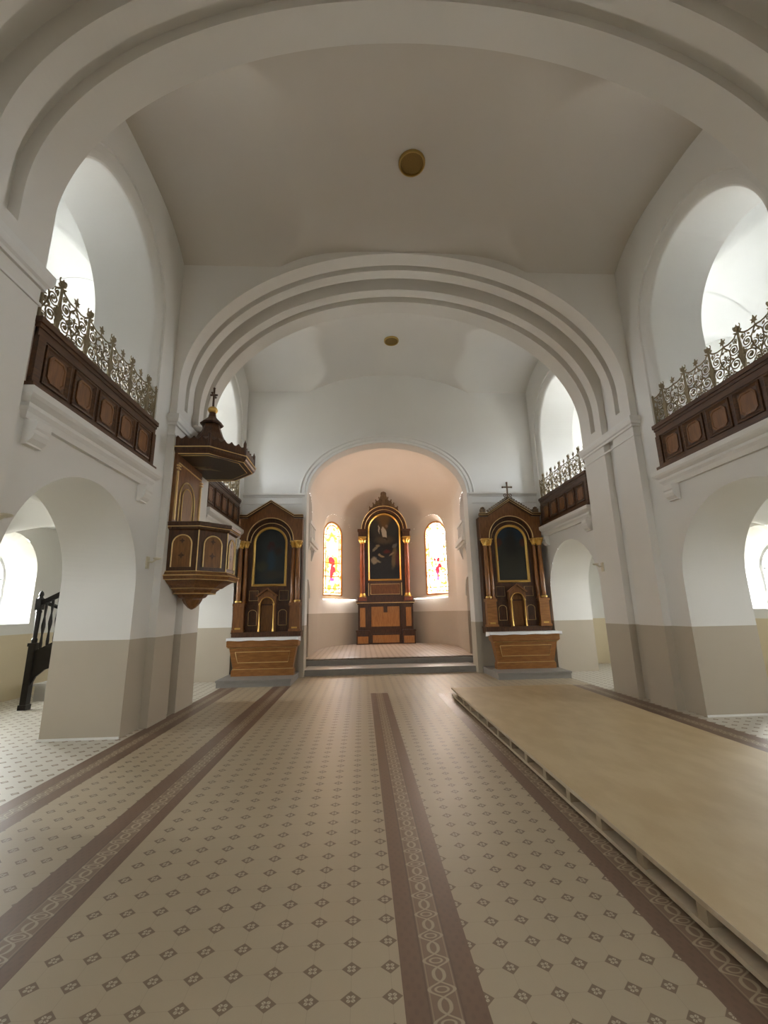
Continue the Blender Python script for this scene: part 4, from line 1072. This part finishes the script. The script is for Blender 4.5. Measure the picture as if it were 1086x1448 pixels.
# ---- wooden platform on the right
PX0,PX1,PYA,PYB=1.70,4.03,-1.2,8.76
t=thing('platform','low tan chipboard platform on the right half of the floor','platform',(PX0,PYA,0))
mb=MB(); mb.box(0,PX1-PX0,0,PYB-PYA,.127,.157); mb.build('deck',[M_DECK],t)
mb=MB(); mb.box(-.003,0,0,PYB-PYA,.127,.1565); mb.box(0,PX1-PX0,PYB-PYA,PYB-PYA+.003,.127,.1565); mb.build('deck_edge',M_PLY,t)
mb=MB(); mb.box(0,.09,0,PYB-PYA,.018,.045); mb.build('bottom_batten',M_PLY,t)
mb=MB(); mb.box(.55,.62,.1,PYB-PYA-.1,.0,.127); mb.box(1.2,1.27,.1,PYB-PYA-.1,.0,.127); mb.box(2.2,2.27,.1,PYB-PYA-.1,.0,.127); mb.build('inner_joist',M_JOIST,t)
ys=[3.0+.478*i for i in range(12)]+[2.5,2.02,1.54,1.06]
for y in ys:
    mb=MB(); mb.box(.002,.10,y-PYA-.035,y-PYA+.035,.045,.127); mb.build('spacer_block',M_JOIST,t)

# ---- black stair in the left aisle
SX,SY=-6.10,8.72
t=thing('staircase','black wooden stair balustrade with a newel post in the left aisle','stair',(SX,SY,0))
mb=MB(); mb.box(-.055,.055,-.055,.055,0,1.16); mb.box(-.068,.068,-.068,.068,1.10,1.16); mb.box(-.07,.07,-.07,.07,0,.09)
mb.lathe([(1.16,.045),(1.22,.05),(1.25,.035),(1.7,.045),(1.72,.055),(1.76,.04)],0,0,10); mb.box(-.052,.052,-.052,.052,1.76,1.97); mb.lathe([(1.97,.05),(2.0,.03),(2.04,.045),(2.08,.035),(2.12,.004)],0,0,10)
mb.build('newel_post',M_BLACK,t)
mb=MB(); mb.prism([(.05,.40),(.12,.56),(.26,.68),(.45,.74),(1.1,1.05),(1.1,1.55),(.05,1.02)],lambda a,b,d:(a,d,b),-.02,.02); mb.build('side_panel',M_BLACK,t)
mb=MB(); mb.prism([(.04,1.84),(1.1,2.40),(1.1,2.48),(.04,1.93)],lambda a,b,d:(a,d,b),-.035,.035); mb.build('handrail',M_BLACK,t)
mb=MB(); mb.tube([(.03,.05,1.90),(.50,.62,1.62)],.036,6); mb.build('rear_handrail',M_BLACK,t)
for i in range(8):
    x=.12+.115*i; z0=1.02+.505*(x-.05); z1=1.84+.528*(x-.04)
    mb=MB(); h=z1-z0; mb.lathe([(z0,.024),(z0+h*.1,.028),(z0+h*.3,.016),(z0+h*.46,.034),(z0+h*.52,.034),(z0+h*.7,.016),(z0+h*.9,.026),(z1,.022)],x,0,8); mb.build('baluster',M_BLACK,t,smooth=50)
mb=MB(); mb.box(-.45,.9,.85,1.35,0,.28); mb.box(-.48,.9,.80,1.35,.28,.33); tag(mb.build('aisle_step',M_STONEW,loc=(SX,SY,0)),'light grey stone step behind the black stair in the left aisle','step')

# ================================================================== light, camera, view
w=bpy.data.worlds.new('World'); sc.world=w; w.use_nodes=True
wt=w.node_tree; bg=wt.nodes['Background']
tc=wt.nodes.new('ShaderNodeTexCoord'); sx=wt.nodes.new('ShaderNodeSeparateXYZ'); wt.links.new(tc.outputs['Generated'],sx.inputs[0])
mr=wt.nodes.new('ShaderNodeMapRange'); mr.interpolation_type='SMOOTHSTEP'; mr.inputs[1].default_value=-.12; mr.inputs[2].default_value=.08; wt.links.new(sx.outputs[2],mr.inputs[0])
mx=wt.nodes.new('ShaderNodeMix'); mx.data_type='RGBA'; mx.inputs[6].default_value=(.20,.19,.16,1); mx.inputs[7].default_value=(.93,.965,1.0,1)
wt.links.new(mr.outputs[0],mx.inputs[0]); wt.links.new(mx.outputs[2],bg.inputs[0]); bg.inputs[1].default_value=SKY

cam=bpy.data.cameras.new('camera'); co=bpy.data.objects.new('camera',cam); COL.objects.link(co)
pit,yaw,rol=radians(12.96),radians(3.11),radians(-1.143)
cy,sy,cp,sp,cr,sr=cos(yaw),sin(yaw),cos(pit),sin(pit),cos(rol),sin(rol)
f=(sy*cp,cy*cp,sp); r=(cy,-sy,0)
u=(r[1]*f[2]-r[2]*f[1],r[2]*f[0]-r[0]*f[2],r[0]*f[1]-r[1]*f[0])
r2=[cr*r[i]+sr*u[i] for i in range(3)]; u2=[-sr*r[i]+cr*u[i] for i in range(3)]
from mathutils import Matrix
co.matrix_world=Matrix(((r2[0],u2[0],-f[0],0),(r2[1],u2[1],-f[1],0),(r2[2],u2[2],-f[2],1.6),(0,0,0,1)))
cam.sensor_fit='HORIZONTAL'; cam.sensor_width=36; cam.lens=36*612.3/1086; cam.clip_start=.05
sc.camera=co
sc.view_settings.view_transform='Standard'; sc.view_settings.look='None'; sc.view_settings.gamma=1; sc.view_settings.use_curve_mapping=False
sc.view_settings.exposure=2.12
sc.cycles.use_denoising=True
sc.cycles.max_bounces=10; sc.cycles.diffuse_bounces=8; sc.cycles.glossy_bounces=4; sc.cycles.sample_clamp_indirect=6
